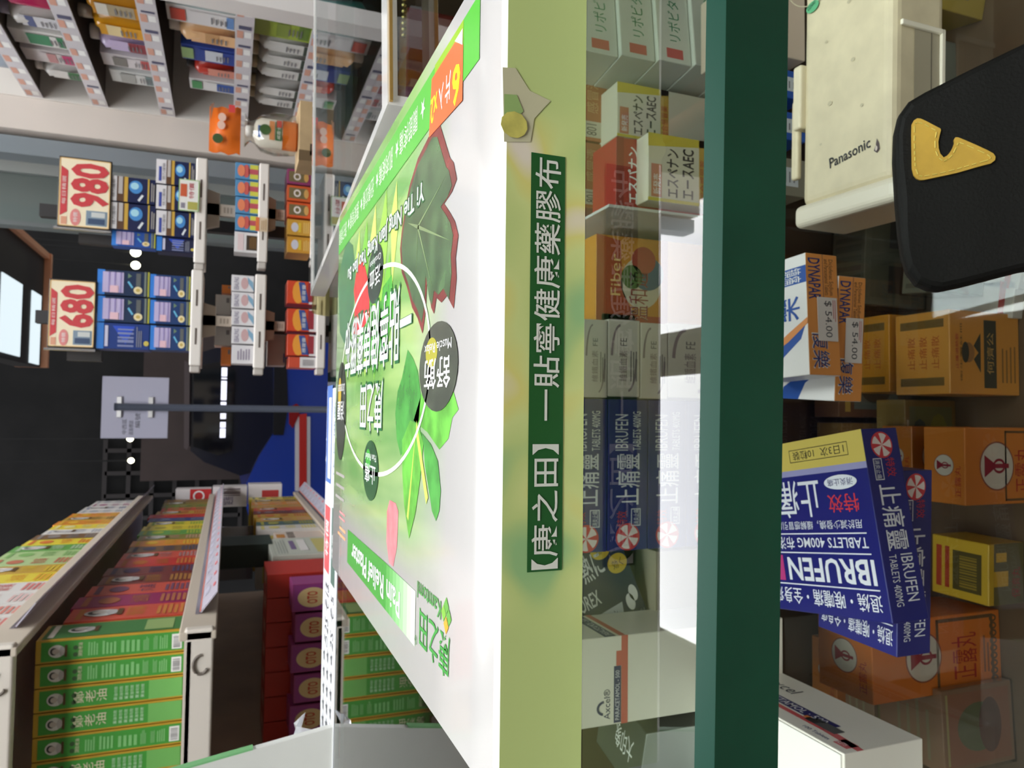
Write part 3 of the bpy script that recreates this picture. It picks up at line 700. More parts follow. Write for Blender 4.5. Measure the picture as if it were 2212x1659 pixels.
def torex():
    fr, W_, h = back('', 1246, 1180, 1413, 1335, .458)
    a = math.radians(-24); O = onY(1412, 1352, .478)
    R = V((math.cos(a)*1, 0, math.sin(a)*-1)); R = V((math.cos(math.radians(24)), 0, math.sin(math.radians(24)))); U = V((-R.z, 0, R.x))
    f = Frame(O, R, U); W_, H, D = .085, .062, .04
    o = thing('torex_carton', 'dark navy carton with two yellow ovals, leaning in the display', 'carton', f.p(W_/2, 0, -D/2)); o.name = 'capsule_carton'
    MB().carton(f, W_, H, D, M((30, 38, 66), .3), {'right': (40, 70, 170)}).build('carton', o, .0006)
    p = MB(); q = f.turn(1, W_, H); q = f.turn(3, W_, H)           # lettering runs downward
    WW = (206, 208, 206)
    p.text(q, '痛み 熱に', H*.03, W_*.63, W_*.24, WW, H*.66, 2, EN, 0, .01); p.text(q, 'IB TOREX', H*.04, W_*.42, W_*.13, WW, H*.46, 2, EN, 0, .01)
    p.shape(q, [(H*.0, W_*.22), (H*.70, W_*.22), (H*.74, W_*.34), (0, W_*.34)], (176, 180, 182), 1, EN); p.text(q, 'イブプロフェン', H*.24, W_*.24, W_*.08, (60, 66, 80), H*.4, 2, EN)
    for a_, b_ in ((.72, .84), (.86, .66)): p.disc(q, H*a_, W_*b_, H*.13, W_*.085, (206, 176, 50), 1, EN); p.text(q, '効く', H*(a_-.07), W_*(b_-.04), W_*.08, (80, 70, 30), H*.14, 2, EN)
    for a_, b_ in ((.84, .30), (.91, .36)): p.disc(q, H*a_, W_*b_, H*.055, W_*.075, (226, 226, 222), 1, EN)
    p.text(q, 'カプセル', H*.88, W_*.12, W_*.08, WW, H*.1, 2, EN)
    p.build('printing', o)['label'] = 'white lettering, yellow ovals and two white capsules'
torex()
tag(MB().box(onY(1430, 1352, .47).x, onY(1430, 1190, .47).x, .47, .50, SHZ+.0004, onY(1416, 1260, .47).z, M((150, 142, 124), .5)).build('support_carton', bevel=.0006), 'plain beige carton under the leaning dark navy one', 'carton')
# three white cartons side by side, lettering running upward
for i, (x0, x1) in enumerate(((1312-53, 1311), (1312.5, 1382), (1383, 1441))):
    fr, W_, h = back('', x0, 692+i*4, x1, 858+i*3, .45)
    if i < 2: pass
# (they are one on another: the lowest shows most)
def fe():
    top_, bot = onY(1259, 775, .45).z, onY(1441, 775, .45).z
    hs = [onY(a, 775, .45).z for a in (1259, 1312, 1382, 1442)]
    l, r = onY(1350, 860, .45).x, onY(1350, 691, .45).x
    zs = [SHZ+.0004, SHZ+.0004+(hs[3]-SHZ)/2] + [hs[3], hs[2], hs[1], hs[0]]
    for i in range(5):
        z0, z1 = zs[i], zs[i+1]
        fr = Frame((l+.001*(i % 2), .45, z0), (1, 0, 0), (0, 0, 1)); W_, H = r-l-.001, z1-z0-.0006
        o = thing('pill_carton', 'white pill carton with pale purple print, %s of its stack' % ('lowest', 'second', 'third', 'fourth', 'topmost')[i], 'carton', fr.p(W_/2, 0, -.03), 'stack of white pill cartons')
        MB().carton(fr, W_, H, .07, M((214, 208, 196), .45)).build('carton', o, .0006)
        p = MB(); PU = (150, 132, 136); GY = (120, 114, 116)
        p.ring(fr, W_*.5, H*.62, W_*.44, H*.3, H*.07, PU, 1, EN, 24, 0, 1.5); p.ring(fr, W_*.5, H*.38, W_*.44, H*.3, H*.07, PU, 1, EN, 24, 3.2, 4.7)
        p.text(fr, 'FE', W_*.66, H*.42, H*.2, GY, W_*.1, 2, EN); p.text(fr, '維鐵血素', W_*.2, H*.4, H*.26, PU, W_*.4, 2, EN); p.lines(fr, W_*.2, H*.1, W_*.6, H*.35, 3, GY, 2, EN, .4)
        p.build('printing', o)
fe()
# orange-yellow carton with round fruit picture
def fruit():
    Y = .468; l, r = onY(1360, 704, Y).x, onY(1360, 512, Y).x; z1 = onY(1288, 610, Y).z; H = z1-SHZ-.0004
    fr = Frame((l, Y, SHZ+.0004), (1, 0, 0), (0, 0, 1)); W_ = r-l
    o = thing('fruit_carton', 'orange and yellow carton with fruit picture behind the white pill cartons', 'carton', fr.p(W_/2, 0, -.03))
    MB().carton(fr, W_, H, .05, M((206, 140, 44), .4)).build('carton', o, .0006)
    y = lambda x: onY(x, 610, Y).z-fr.O.z; X = lambda v: onY(1360, v, Y).x-l
    p = MB(); h = .02
    p.shape(fr, [(0, y(1288)), (W_, y(1288)), (W_*.95, y(1340)), (W_*.4, y(1345)), (0, y(1380))], (176, 78, 40), 1, EN); p.rect(fr, 0, y(1442), W_, y(1428), (150, 50, 40), 1, EN)
    p.rect(fr, 0, y(1428), W_*.12, y(1300), (176, 70, 44), 1, EN)
    rr = .0125
    p.disc(fr, X(610), y(1385), rr*1.5, rr*1.35, (206, 196, 170), 1, EN); p.disc(fr, X(588), y(1398), rr, rr*1.1, (66, 92, 116), 2, EN); p.disc(fr, X(560), y(1390), rr*.8, rr*.8, (170, 66, 50), 3, EN); p.disc(fr, X(598), y(1365), rr*.7, rr*.7, (96, 120, 60), 3, EN)
    p.text(fr, '溫和通', X(692), y(1400), .016, (230, 214, 190), .036, 2, EN, 0, .012); p.text(fr, '溫和通', X(692), y(1400), .016, (140, 44, 40), .036, 3, EN)
    p.text(fr, 'Fiber', X(640), y(1340), .008, (230, 190, 120), .03, 2, EN)
    p.build('printing', o)['label'] = 'round fruit picture and red lettering'
fruit()
tag(MB().box(onY(1275, 700, .53).x, onY(1275, 520, .53).x, .525, .55, SHZ+.0004, -.235, M((190, 186, 176), .5)).build('back_carton', bevel=.0006), 'pale grey carton behind the orange and yellow fruit carton', 'carton')
# white divider sheets
def divider():
    a, b = onY(1265, 492, .52), onY(1441, 470, .44)
    x = onY(1440, 452, .42).x
    tag(MB().box(x, x+.002, .43, .53, SHZ+.0004, -.232, M((220, 220, 214), .4)).build('divider', bevel=.0003), 'thin white upright divider sheet between fruit carton and red carton', 'divider')
divider()
# cartons with black kana lettering
def aec(label, x0, y0, x1, y1, Y, red=False, low=SHZ+.0004, yel=True):
    l, r = onY((x0+x1)/2, y1, Y).x, onY((x0+x1)/2, y0, Y).x; z1, zb = onY(x0, (y0+y1)/2, Y).z, onY(x1, (y0+y1)/2, Y).z
    fr = Frame((l, Y, low), (1, 0, 0), (0, 0, 1)); W_, H = r-l, z1-low; h = z1-zb; b = H-h
    o = thing('cold_carton', label, 'carton', fr.p(W_/2, 0, -.02))
    MB().carton(fr, W_, H, .03 if not red else .035, M((176, 52, 40) if red else (214, 208, 186), .4)).build('carton', o, .0006)
    p = MB()
    if red:
        p.text(fr, 'エスパナン', W_*.08, b+h*.36, h*.3, WHITE, W_*.8, 2, EN, .0, .02); p.text(fr, 'エースAEC', W_*.08, b+h*.06, h*.26, WHITE, W_*.8, 2, EN, 0, .02); p.rect(fr, 0, b+h*.78, W_, H, (150, 40, 36), 1, EN)
    else:
        p.text(fr, 'エスペナン', W_*.08, b+h*.5, h*.2, (56, 52, 50), W_*.72, 2, EN, 0, .02); p.text(fr, 'エースAEC', W_*.08, b+h*.24, h*.2, (56, 52, 50), W_*.75, 2, EN, 0, .02)
        p.shape(fr, [(W_, H), (W_*.8, H), (W_*.9, b), (W_, b)], (206, 186, 60), 1, EN); p.rect(fr, 0, b, W_, b+h*.16, (196, 160, 70), 1, EN); p.text(fr, '総合感冒薬', W_*.1, b+.0008, h*.13, (170, 60, 50), W_*.6, 2, EN)
        p.rect(fr, W_*.06, b+h*.78, W_*.55, b+h*.95, (196, 120, 90), 1, EN); p.text(fr, '新発売', W_*.1, b+h*.8, h*.12, WHITE, W_*.3, 2, EN)
        p.rect(fr, 0, b, W_*.05, H, (206, 190, 60), 1, EN)
    p.build('printing', o)['label'] = 'printed kana lettering'
aec('white and yellow carton with black kana, behind the red kana carton', 1333, 186, 1444, 302, .475)
aec('red carton with white kana lettering by the white divider', 1331, 300, 1404, 452, .44, True)
aec('white and yellow carton with black kana, nearest beside the red one', 1400, 296, 1530, 440, .425)
# orange herbal cartons in two stacks
for c, (y0, y1) in enumerate(((158, 308), (312, 452))):
    Y = .50; l, r = onY(1300, y1, Y).x, onY(1300, y0, Y).x
    for i in range(5):
        z0 = SHZ+.0004+i*.0255
        fr = Frame((l, Y, z0), (1, 0, 0), (0, 0, 1)); W_, H = r-l, .025
        o = thing('herbal_carton', 'brownish orange carton, %s of the %s back stack' % (('lowest', 'second', 'third', 'fourth', 'topmost')[i], ('right', 'left')[c]), 'carton', fr.p(W_/2, 0, -.02), 'orange cartons at the back of the display')
        MB().carton(fr, W_, H, .025, M((176, 104, 64), .4)).build('carton', o, .0006)
        p = MB(); p.rect(fr, W_*.05, H*.2, W_*.28, H*.85, (200, 190, 170), 1, EN); p.text(fr, '801', W_*.08, H*.35, H*.35, (90, 80, 80), W_*.16, 2, EN); p.text(fr, '感冒清', W_*.4, H*.3, H*.4, (206, 160, 110), W_*.5, 2, EN); p.build('printing', o)
# pale cartons with slanted green lettering, far right
for i in range(5):
    Y = .475; x = [onY(1300, 150, Y).x, onY(1300, 5, Y).x]
    z0 = SHZ+.0004+i*.0285
    fr = Frame((x[0]+.004, Y-.03+.004*i, z0), (math.cos(.12), math.sin(.12), 0), (0, 0, 1)); W_, H, D = .085, .028, .07
    o = thing('syrup_carton', 'white carton with green slanted lettering, %s of the right stack' % ('lowest', 'second', 'third', 'fourth', 'topmost')[i], 'carton', fr.p(W_/2, 0, -D/2), 'white cartons with green lettering')
    MB().carton(fr, W_, H, D, M((206, 208, 196), .45)).build('carton', o, .0006)
    p = MB(); p.text(fr, 'リポビタンゴ', W_*.2, H*.3, H*.36, (70, 140, 104), W_*.6, 2, EN); p.rect(fr, W_*.04, H*.25, W_*.13, H*.75, (196, 90, 84), 1, EN); p.build('printing', o)
# dark grey cartons at the far left
for i, (x, y, dx) in enumerate(((-.318, .47, 0), (-.255, .49, 0))):
    fr = Frame((x, y-.05, SHZ+.0004), (math.cos(-.25), math.sin(-.25), 0), (0, 0, 1)); W_, H, D = .05, .115-.006*i, .06
    o = thing('grey_carton', ('dark grey glossy carton in the far left corner of the display', 'second dark grey carton, beside the far white paracetamol one')[i], 'carton', fr.p(W_/2, 0, -D/2))
    MB().carton(fr, W_, H, D, M((70, 74, 66), .25), {'front': (150, 156, 152)}).build('carton', o, .0008)
    p = MB(); t = fr.top(H).turn(1, W_, D); p.text(t, '大印象', D*.2, W_*.3, W_*.36, (206, 208, 200), D*.4, 2, EN); p.build('printing', o)
# ------------------------------------------------------------------ pale appliance lying on the glass shelf
def appliance():
    zt = SHZ+.040
    yf = onZ(2040, 150, SHZ).y                       # front lower edge
    xl = onZ(2040, 425, SHZ).x; D = .068; L = .16
    o = thing('wall_appliance', 'old cream plastic appliance lying on its back on the glass shelf', 'appliance', (xl+L/2, yf+D/2, SHZ))
    C = M((214, 202, 170), .45, noise=.06, scale=60)
    ang = math.radians(-1.5); R = V((math.cos(ang), math.sin(ang), 0)); fr = Frame((xl+.004, yf, SHZ+.0005), R, (0, 0, 1))
    H = zt-SHZ
    MB().carton(fr, L, H, D, C).build('body', o, .006, 4)
    m = MB(); m.carton(Frame(fr.p(-.012, 0, .004), fr.R, fr.U), .014, H+.002, D+.008, M((228, 220, 200), .35)); m.build('foot_cap', o, .004, 4)
    m = MB(); m.carton(Frame(fr.p(.05, H*.62, -D+.002), fr.R, fr.U), .04, H*.45, .007, M((222, 212, 184), .4)); m.carton(Frame(fr.p(.02, H*.9, -D-.003), fr.R, fr.U), .05, .004, .006, C); m.build('side_button', o, .0015, 3)
    # recessed battery cover on the side: raised rim and dark joint
    m = MB(); m.rect(fr, .012, .006, .085, H*.62, M((168, 160, 138), .5), 2, .0002); m.rect(fr, .012, H*.30, .085, H*.315, (110, 104, 92), 3, .0002)
    m.carton(Frame(fr.p(.085, .004, .002), fr.R, fr.U), .003, H*.78, .002, M((238, 232, 214), .4)); m.carton(Frame(fr.p(.012, .003, .002), fr.R, fr.U), .076, .003, .002, M((236, 230, 212), .4))
    m.build('cover', o, .0006)
    t = fr.top(H).turn(3, L, D)                       # lettering runs toward the lens
    p = MB(); ang2 = math.radians(0)
    p.text(t, 'Panasonic', D*.36, L*.115, .0062, (40, 40, 44), .030, 1, .0004, .12, .012)
    p.shape(t, [(D*.86+.0022*a, L*.135+.004*b) for a, b in ((0, 1), (.7, .2), (.9, -.6), (0, -1), (-.9, -.6), (-.5, 0), (-.2, -.3), (-.3, .3))], (84, 70, 70), 1, .0004)
    p.disc(t, D*.86, L*.125, .0008, .0014, (206, 190, 180), 2, .0004)
    for a, b, r in ((.35, .36, .0018), (.6, .48, .0015), (.3, .6, .0012), (.7, .30, .0012), (.25, .22, .001), (.55, .7, .0014)): p.disc(t, D*a, L*b, r, r*.8, M((192, 182, 152), .5), 1, .0004, 12)
    o2 = p.build('lettering', o)
    g = MB(); g.disc(t, D*.14, L*.765, .0052, .0034, M((96, 176, 128), .35), 2, .0006); g.text(t, 'CONAC', D*.09, L*.757, .0026, (40, 80, 60), .0068, 3, .0006, .3); g.ring(t, D*.2, L*.96, .03, .03, .0006, M((170, 160, 132), .5), 1, .0004, 40, 3.4, 5.6)
    g.build('green_badge', o)['label'] = 'small green oval badge'
appliance()
# black pouch with the yellow eye patch, standing nearest to the lens
def pouch():
    c = onZ(2060, 420, -.33)*.80
    N = V((-.10, -.74, .66)).normalized(); R = (V((1, 0, 0)) - N*N.x).normalized(); U = N.cross(R); fr = Frame(c, R, U, N)
    out = [(2215, 88), (2100, 143), (2000, 193), (1966, 213), (1945, 242), (1936, 280), (1934, 340), (1939, 430), (1945, 500), (1952, 550), (1963, 587), (1983, 614), (2010, 626), (2035, 629), (2080, 620), (2215, 585), (2500, 545), (2500, -30)]
    P2 = [onP(x, y, c, N) for x, y in out]; n = len(P2)
    cen = sum(P2, V())/n
    o = thing('leather_pouch', 'black leather pouch with a yellow eye-shaped patch, nearest the lens', 'pouch', (cen.x, cen.y, min(p.z for p in P2)-.01))
    K = M((15, 14, 13), .65, bump=.25, scale=900, noise=.1, spec=.25)
    m = MB(); t = .011; lay = [(0, 0.0035), (-.0008, .0018), (-.0024, .0005), (-.005, 0), (-t, 0), (-t-.002, .003)]
    base = len(m.v)
    for z, ins in lay: m.v += [p + (cen-p).normalized()*ins + N*z for p in P2]
    for j in range(len(lay)-1):
        for i in range(n): m.f.append((base+j*n+(i+1) % n, base+j*n+i, base+(j+1)*n+i, base+(j+1)*n+(i+1) % n)); m.fm.append(m.mi(K))
    m.f.append(tuple(base+i for i in range(n))[::-1]); m.fm.append(m.mi(K)); m.f.append(tuple(base+(len(lay)-1)*n+i for i in range(n))); m.fm.append(m.mi(K))
    # face normal check: outline runs counter-clockwise or not
    m.build('body', o)
    zx = lambda a, b: (1680+a/3.457, b/3.457)
    eye = [(998, 1000), (1000, 930), (1015, 902), (1040, 886), (1065, 888), (1100, 903), (1160, 935), (1213, 962), (1217, 975), (1205, 1020), (1197, 1060), (1200, 1110), (1212, 1150), (1238, 1178), (1262, 1165), (1285, 1140), (1305, 1105), (1317, 1070), (1314, 1045), (1325, 1028), (1345, 1028), (1400, 1050), (1480, 1085), (1560, 1122), (1608, 1148), (1624, 1172), (1620, 1198), (1590, 1222), (1500, 1245), (1340, 1292), (1200, 1322), (1090, 1345), (1060, 1346), (1035, 1335), (1015, 1310), (1002, 1260)]
    E2 = [onP(*zx(a, b), c+N*.001, N) for a, b in eye]
    q = MB(); YE = M((206, 164, 62), .5, noise=.08, scale=120, bump=.2); k = len(E2)
    q.poly([p+N*.0006 for p in E2], YE)
    for i in range(k): q.poly([E2[i]-N*.0009, E2[(i+1) % k]-N*.0009, E2[(i+1) % k]+N*.0006, E2[i]+N*.0006], YE)
    q.build('eye_patch', o)['label'] = 'yellow stitched eye-shaped patch'
    s = MB(); ce = sum(E2, V())/k; st = []
    ins = [onP(*zx(a, b), c+N*.0018, N) for a, b in ((1022, 1000), (1022, 925), (1045, 912), (1090, 925), (1188, 978), (1176, 1040), (1178, 1120), (1200, 1175), (1236, 1204), (1270, 1190), (1310, 1150), (1338, 1090), (1350, 1062), (1400, 1080), (1480, 1115), (1560, 1150), (1590, 1172), (1585, 1190), (1490, 1218), (1330, 1265), (1200, 1296), (1085, 1318), (1050, 1310), (1028, 1250), (1022, 1120))]
    TH_ = M((224, 200, 96), .6)
    for i in range(len(ins)):
        a, b = ins[i], ins[(i+1) % len(ins)]; L = (b-a).length; nn = max(1, int(L/.0022))
        for j in range(nn): s.tube([a+(b-a)*((j+.15)/nn), a+(b-a)*((j+.8)/nn)], .00026, TH_, 5)
    s.build('stitching', o)['label'] = 'pale yellow stitches'
pouch()
# ------------------------------------------------------------------ lower level of the counter, under the glass shelf
LZ = -.6+.0005
def low(name, label, cat, W_, H, D, x, y, rot, col, art=None, group=None, rough=.4, z=LZ, bev=.0008):
    fr = Frame((x, y, z), (math.cos(rot), math.sin(rot), 0), (0, 0, 1))
    o = thing(name, label, cat, fr.p(W_/2, 0, -D/2), group)
    MB().carton(fr, W_, H, D, M(col, rough) if not isinstance(col, bpy.types.Material) else col).build('carton', o, bev)
    if art:
        p = MB(); art(p, fr, W_, H, D); p.build('printing', o)
    return o
OR, GO = (222, 124, 44), (206, 150, 58)
def trumpet(p, fr, a, b, r):
    p.disc(fr, a, b, r, r, (214, 206, 194), 1, EN); p.ring(fr, a, b, r, r, r*.06, (150, 80, 60), 2, EN)
    RD = (150, 34, 52)
    q = fr
    p.shape(q, [(a-r*.45, b+r*.72), (a+r*.45, b+r*.72), (a+r*.14, b+r*.2), (a-r*.14, b+r*.2)], RD, 2, EN)
    p.rect(q, a-r*.09, b-r*.7, a+r*.09, b+r*.25, RD, 2, EN); p.ring(q, a, b-r*.12, r*.3, r*.36, r*.1, RD, 3, EN)
def tr_front(p, fr, W_, H, D):
    trumpet(p, fr, W_*.78, H*.76, H*.2) if W_ > H*1.1 else trumpet(p, fr, W_*.5, H*.62, W_*.32)
    BRN = (110, 80, 50)
    p.frame(fr, W_*.04, H*.06, W_*.96, H*.52, H*.02, BRN, 1, EN)
    for i in range(9): p.ring(fr, W_*(.1+.1*i), H*.06, W_*.05, H*.03, H*.012, BRN, 2, EN, 16)
    p.text(fr, '正露丸', W_*.15, H*.2, H*.2, (176, 40, 40), W_*.6, 2, EN); p.lines(fr, W_*.2, H*.1, W_*.7, H*.16, 2, (150, 90, 50), 2, EN)
    t = fr.top(H); trumpet(p, t, W_*.5, D*.5, min(W_, D)*.24); p.text(t, '正露丸', W_*.1, D*.1, D*.14, (176, 40, 40), W_*.4, 2, EN)
def gold_front(p, fr, W_, H, D):
    DK, RD = (66, 66, 56), (196, 70, 60)
    q = fr.turn(1, W_, H)              # lettering lies on its side
    q = fr
    f = Frame(fr.p(0, 0), fr.R, fr.U)
    p.rect(f, W_*.08, H*.34, W_*.9, H*.52, DK, 1, EN); p.text(f, '何濟公', W_*.25, H*.38, H*.1, (214, 170, 100), W_*.5, 2, EN)
    p.disc(f, W_*.5, H*.74, W_*.12, H*.085, (170, 120, 70), 1, EN); p.disc(f, W_*.5, H*.785, W_*.125, H*.05, DK, 2, EN, 20); p.shape(f, [(W_*.26, H*.57), (W_*.42, H*.67), (W_*.5, H*.60), (W_*.58, H*.67), (W_*.74, H*.57)], DK, 2, EN)
    p.text(f, '止痛退熱散', W_*.3, H*.88, H*.045, RD, W_*.42, 2, EN); p.text(f, '衛生署註冊', W_*.15, H*.83, H*.03, (120, 90, 50), W_*.7, 2, EN)
    p.lines(f, W_*.15, H*.06, W_*.6, H*.30, 4, (150, 110, 60), 2, EN, .35)
    t = fr.top(H)
    for i in range(3): p.text(t, '止痛散', W_*.3, D*(.18+.22*i), D*.14, (190, 90, 40), W_*.4, 2, EN)
    p.rect(t, W_*.1, D*.1, W_*.2, D*.9, (120, 90, 40), 1, EN); p.rect(t, W_*.8, D*.1, W_*.9, D*.9, (120, 90, 40), 1, EN)
P0 = onZ(2203, 855, LZ)
low('powder_carton', 'golden yellow carton with small dark portrait, in front of another golden one', 'carton', .066, .078, .05, P0.x, P0.y, .0, M((226, 158, 70), .3), gold_front, 'golden portrait cartons')
low('powder_carton', 'golden yellow carton behind the one with the small portrait', 'carton', .066, .078, .05, P0.x+.003, P0.y+.056, .0, M((214, 146, 48), .3), gold_front, 'golden portrait cartons')
P1 = onZ(2165, 1480, LZ)
low('stomach_pill_carton', 'large orange carton with trumpet emblem and ornamental border, under the blue cartons', 'carton', .060, .139, .055, P1.x+.001, P1.y, .03, OR, tr_front, 'orange cartons with trumpet emblem')
P2_ = onZ(2260, 1085, LZ)
low('stomach_pill_carton', 'orange carton with round trumpet emblem, right of the yellow and black carton', 'carton', .058, .088, .035, P2_.x, P2_.y, 0, (214, 128, 50), tr_front, 'orange cartons with trumpet emblem')
low('stomach_pill_carton', 'orange carton with trumpet emblem, farthest left behind the others', 'carton', .055, .088, .03, -.255, .52, 0, (200, 120, 50), tr_front, 'orange cartons with trumpet emblem')
low('stomach_pill_carton', 'smaller orange carton in the middle, behind the emblem carton', 'carton', .050, .070, .03, -.055, .455, 0, (206, 124, 48), tr_front, 'orange cartons with trumpet emblem')
def yb(p, fr, W_, H, D):
    t = fr.top(H)
    p.rect(t, W_*.14, D*.12, W_*.80, D*.62, (84, 72, 34), 1, EN); p.bars(t, W_*.2, D*.2, W_*.75, D*.5, 12, (150, 124, 44), 2, EN); p.rect(t, W_*.14, D*.68, W_*.84, D*.76, (170, 60, 36), 1, EN); p.rect(t, W_*.14, D*.82, W_*.84, D*.92, (176, 66, 40), 1, EN)
    p.rect(fr, 0, 0, W_, H*.86, (104, 96, 60), 1, EN); p.rect(fr, W_*.3, H*.45, W_*.55, H*.86, (206, 164, 50), 2, EN); p.rect(fr, W_*.7, H*.5, W_*.85, H*.8, (206, 164, 50), 2, EN); p.text(fr, '保濟丸', W_*.1, H*.1, H*.25, (150, 50, 44), W_*.5, 2, EN)
P3, P3b = onZ(2136, 1316, -.56), onZ(2136, 1182, -.56)
low('ointment_carton', 'yellow and dark carton with red stripes left of the trumpet emblem', 'carton', P3b.x-P3.x, .0395, .05, P3.x+.002, P3.y, -.02, (206, 168, 50), yb)
def wrapd(p, fr, W_, H, D):
    p.rect(fr, W_*.06, H*.05, W_*.94, H*.93, (176, 120, 96), 1, EN); p.disc(fr, W_*.5, H*.5, W_*.3, H*.3, (120, 130, 100), 2, EN); p.disc(fr, W_*.5, H*.34, W_*.34, H*.16, (120, 86, 80), 3, EN); p.rect(fr, W_*.08, H*.92, W_*.94, H*.95, (206, 196, 140), 2, EN)
    p.lines(fr.top(H), W_*.1, D*.2, W_*.9, D*.8, 4, (160, 150, 120), 1, EN, .3)
P4 = onZ(2194, 1640, LZ)
def film(o, fr, W_, H, D):
    e = .0012
    MB().carton(Frame(fr.p(-e, 0, e), fr.R, fr.U), W_+2*e, H+e, D+2*e, clear((240, 240, 236), .10, .9, .06)).build('film_wrap', o)
o = low('wrapped_carton', 'film-wrapped pinkish carton with a round picture, bottom left corner', 'carton', .062, .078, .06, P4.x, P4.y, .05, (168, 130, 104), wrapd); film(o, Frame((P4.x, P4.y, LZ), (math.cos(.05), math.sin(.05), 0), (0, 0, 1)), .062, .078, .06)
o = low('wrapped_carton', 'film-wrapped pinkish carton behind the one in the bottom left corner', 'carton', .062, .078, .05, P4.x+.004, P4.y+.066, .05, (150, 124, 100), wrapd, bev=.0006)
def cello(p, fr, W_, H, D):
    for i in range(2):
        a = W_*(.08+.46*i); p.rect(fr, a, H*.12, a+W_*.38, H*.9, (120, 122, 108), 1, EN); p.rect(fr, a+W_*.05, H*.35, a+W_*.33, H*.62, (66, 68, 68), 2, EN); p.lines(fr, a+W_*.04, H*.16, a+W_*.34, H*.3, 3, (86, 88, 80), 2, EN, .3)
    p.bars(fr.top(H), W_*.05, D*.1, W_*.95, D*.9, 9, (104, 108, 96), 1, EN)
PC = onZ(1958, 660, LZ)
fc = Frame((PC.x-.006, PC.y-.02, LZ), (math.cos(-.06), math.sin(-.06), 0), (0, 0, 1))
o = low('wrapped_carton', 'grey cellophane-wrapped carton beside the cream appliance', 'carton', .088, .075, .038, fc.O.x, fc.O.y, -.06, (132, 134, 120), cello, 'grey cellophane cartons'); film(o, fc, .088, .075, .038)
fc2 = Frame((PC.x-.004, PC.y-.085, LZ), (math.cos(-.1), math.sin(-.1), 0), (0, 0, 1))
o = low('wrapped_carton', 'grey cellophane-wrapped carton with dark window, half behind the black pouch', 'carton', .088, .06, .038, fc2.O.x, fc2.O.y, -.1, (140, 142, 128), cello, 'grey cellophane cartons'); film(o, fc2, .088, .06, .038)
def redband(p, fr, W_, H, D): p.rect(fr, W_*.1, 0, W_*.17, H, (176, 50, 44), 1, EN); p.rect(fr.top(H), W_*.1, 0, W_*.17, D, (176, 50, 44), 1, EN); p.bars(fr, W_*.3, H*.2, W_*.6, H*.8, 10, (90, 90, 86), 1, EN)
PW = onZ(2192, 660, LZ)
for i, (dx, dy, r, t) in enumerate(((.0, .0, 1.45, 'lower of two thin white cartons with a red band, under the black pouch'), (.022, -.008, 1.35, 'upper of two thin white cartons with a red band, beside the black pouch'))):
    low('slim_carton', t, 'carton', .075, .012, .03, PW.x+.018+dx, PW.y-.01+dy, r, (206, 202, 194), redband, 'thin white cartons with red band', z=LZ+.0005)
# mixed cartons at the back of the lower level
mix = [('grey and violet carton with a pale panel', (-.112, .505), (150, 140, 150), .05, .095), ('brown carton with dark oval', (-.055, .51), (130, 98, 56), .052, .09), ('brown carton with a grey panel', (.002, .515), (120, 84, 62), .05, .088), ('dark red carton', (.178, .505), (112, 48, 44), .05, .085), ('brown carton with yellow label', (-.175, .515), (120, 84, 52), .05, .092), ('ochre carton', (.235, .50), (156, 122, 70), .055, .08), ('tan carton', (-.40, .50), (150, 116, 84), .06, .085), ('dark green carton', (-.33, .51), (76, 96, 70), .06, .09)]
def mixart(p, fr, W_, H, D):
    p.rect(fr, W_*.15, H*.2, W_*.85, H*.8, (120, 124, 118), 1, EN); p.disc(fr, W_*.5, H*.5, W_*.24, H*.2, (74, 78, 76), 2, EN); p.rect(fr, W_*.1, H*.85, W_*.6, H*.92, (196, 160, 80), 1, EN)
for n, (x, y), c, W_, H in mix: low('mixed_carton', n+' on the lower level, at the back', 'carton', W_, H, .03, x, y, 0, c, mixart)
def olive(p, fr, W_, H, D):
    p.rect(fr, W_*.1, H*.08, W_*.9, H*.92, (128, 132, 84), 1, EN); p.disc(fr, W_*.5, H*.72, W_*.22, H*.14, (76, 92, 88), 2, EN, 9); p.disc(fr, W_*.5, H*.35, W_*.3, H*.18, (146, 148, 64), 2, EN, 11); p.rect(fr, W_*.12, H*.02, W_*.5, H*.07, (176, 60, 60), 2, EN); p.rect(fr, W_*.1, H*.93, W_*.7, H*.97, (206, 196, 160), 2, EN)
PO = onZ(2066, 1008, LZ)
low('powder_jar_carton', 'olive green picture carton between golden and trumpet cartons', 'carton', .058, .06, .03, PO.x, PO.y, 0, (150, 124, 66), olive)
# pale cartons behind the appliance, on the glass shelf
def barcode(p, fr, W_, H, D): p.bars(fr, W_*.55, H*.55, W_*.95, H*.95, 14, (60, 56, 56), 1, EN)
def bluelab(p, fr, W_, H, D): p.rect(fr, W_*.25, H*.14, W_*.75, H*.62, (196, 202, 206), 1, EN); p.lines(fr, W_*.35, H*.2, W_*.65, H*.5, 4, (120, 120, 126), 2, EN, .3)
SZ = SHZ+.0005
b1 = onY(1745, 130, .40)
low('cream_carton', 'cream carton with barcode behind the appliance', 'carton', .052, .055, .045, onY(1722, 128, .40).x, .40, 0, (206, 188, 168), barcode, z=SZ)
for i in range(2): low('blue_carton', ('right', 'left')[i]+' of two blue cartons with pale labels behind the appliance', 'carton', .0195, .05, .045, onY(1722, (215, 305)[i], .40).x, .40, 0, (34, 84, 170), bluelab, z=SZ)
low('grey_booklet_box', 'grey-green upright carton between the blue cartons and the orange ones', 'carton', .026, .05, .04, onY(1722, 425, .40).x, .40, 0, (128, 124, 108), bluelab, z=SZ)
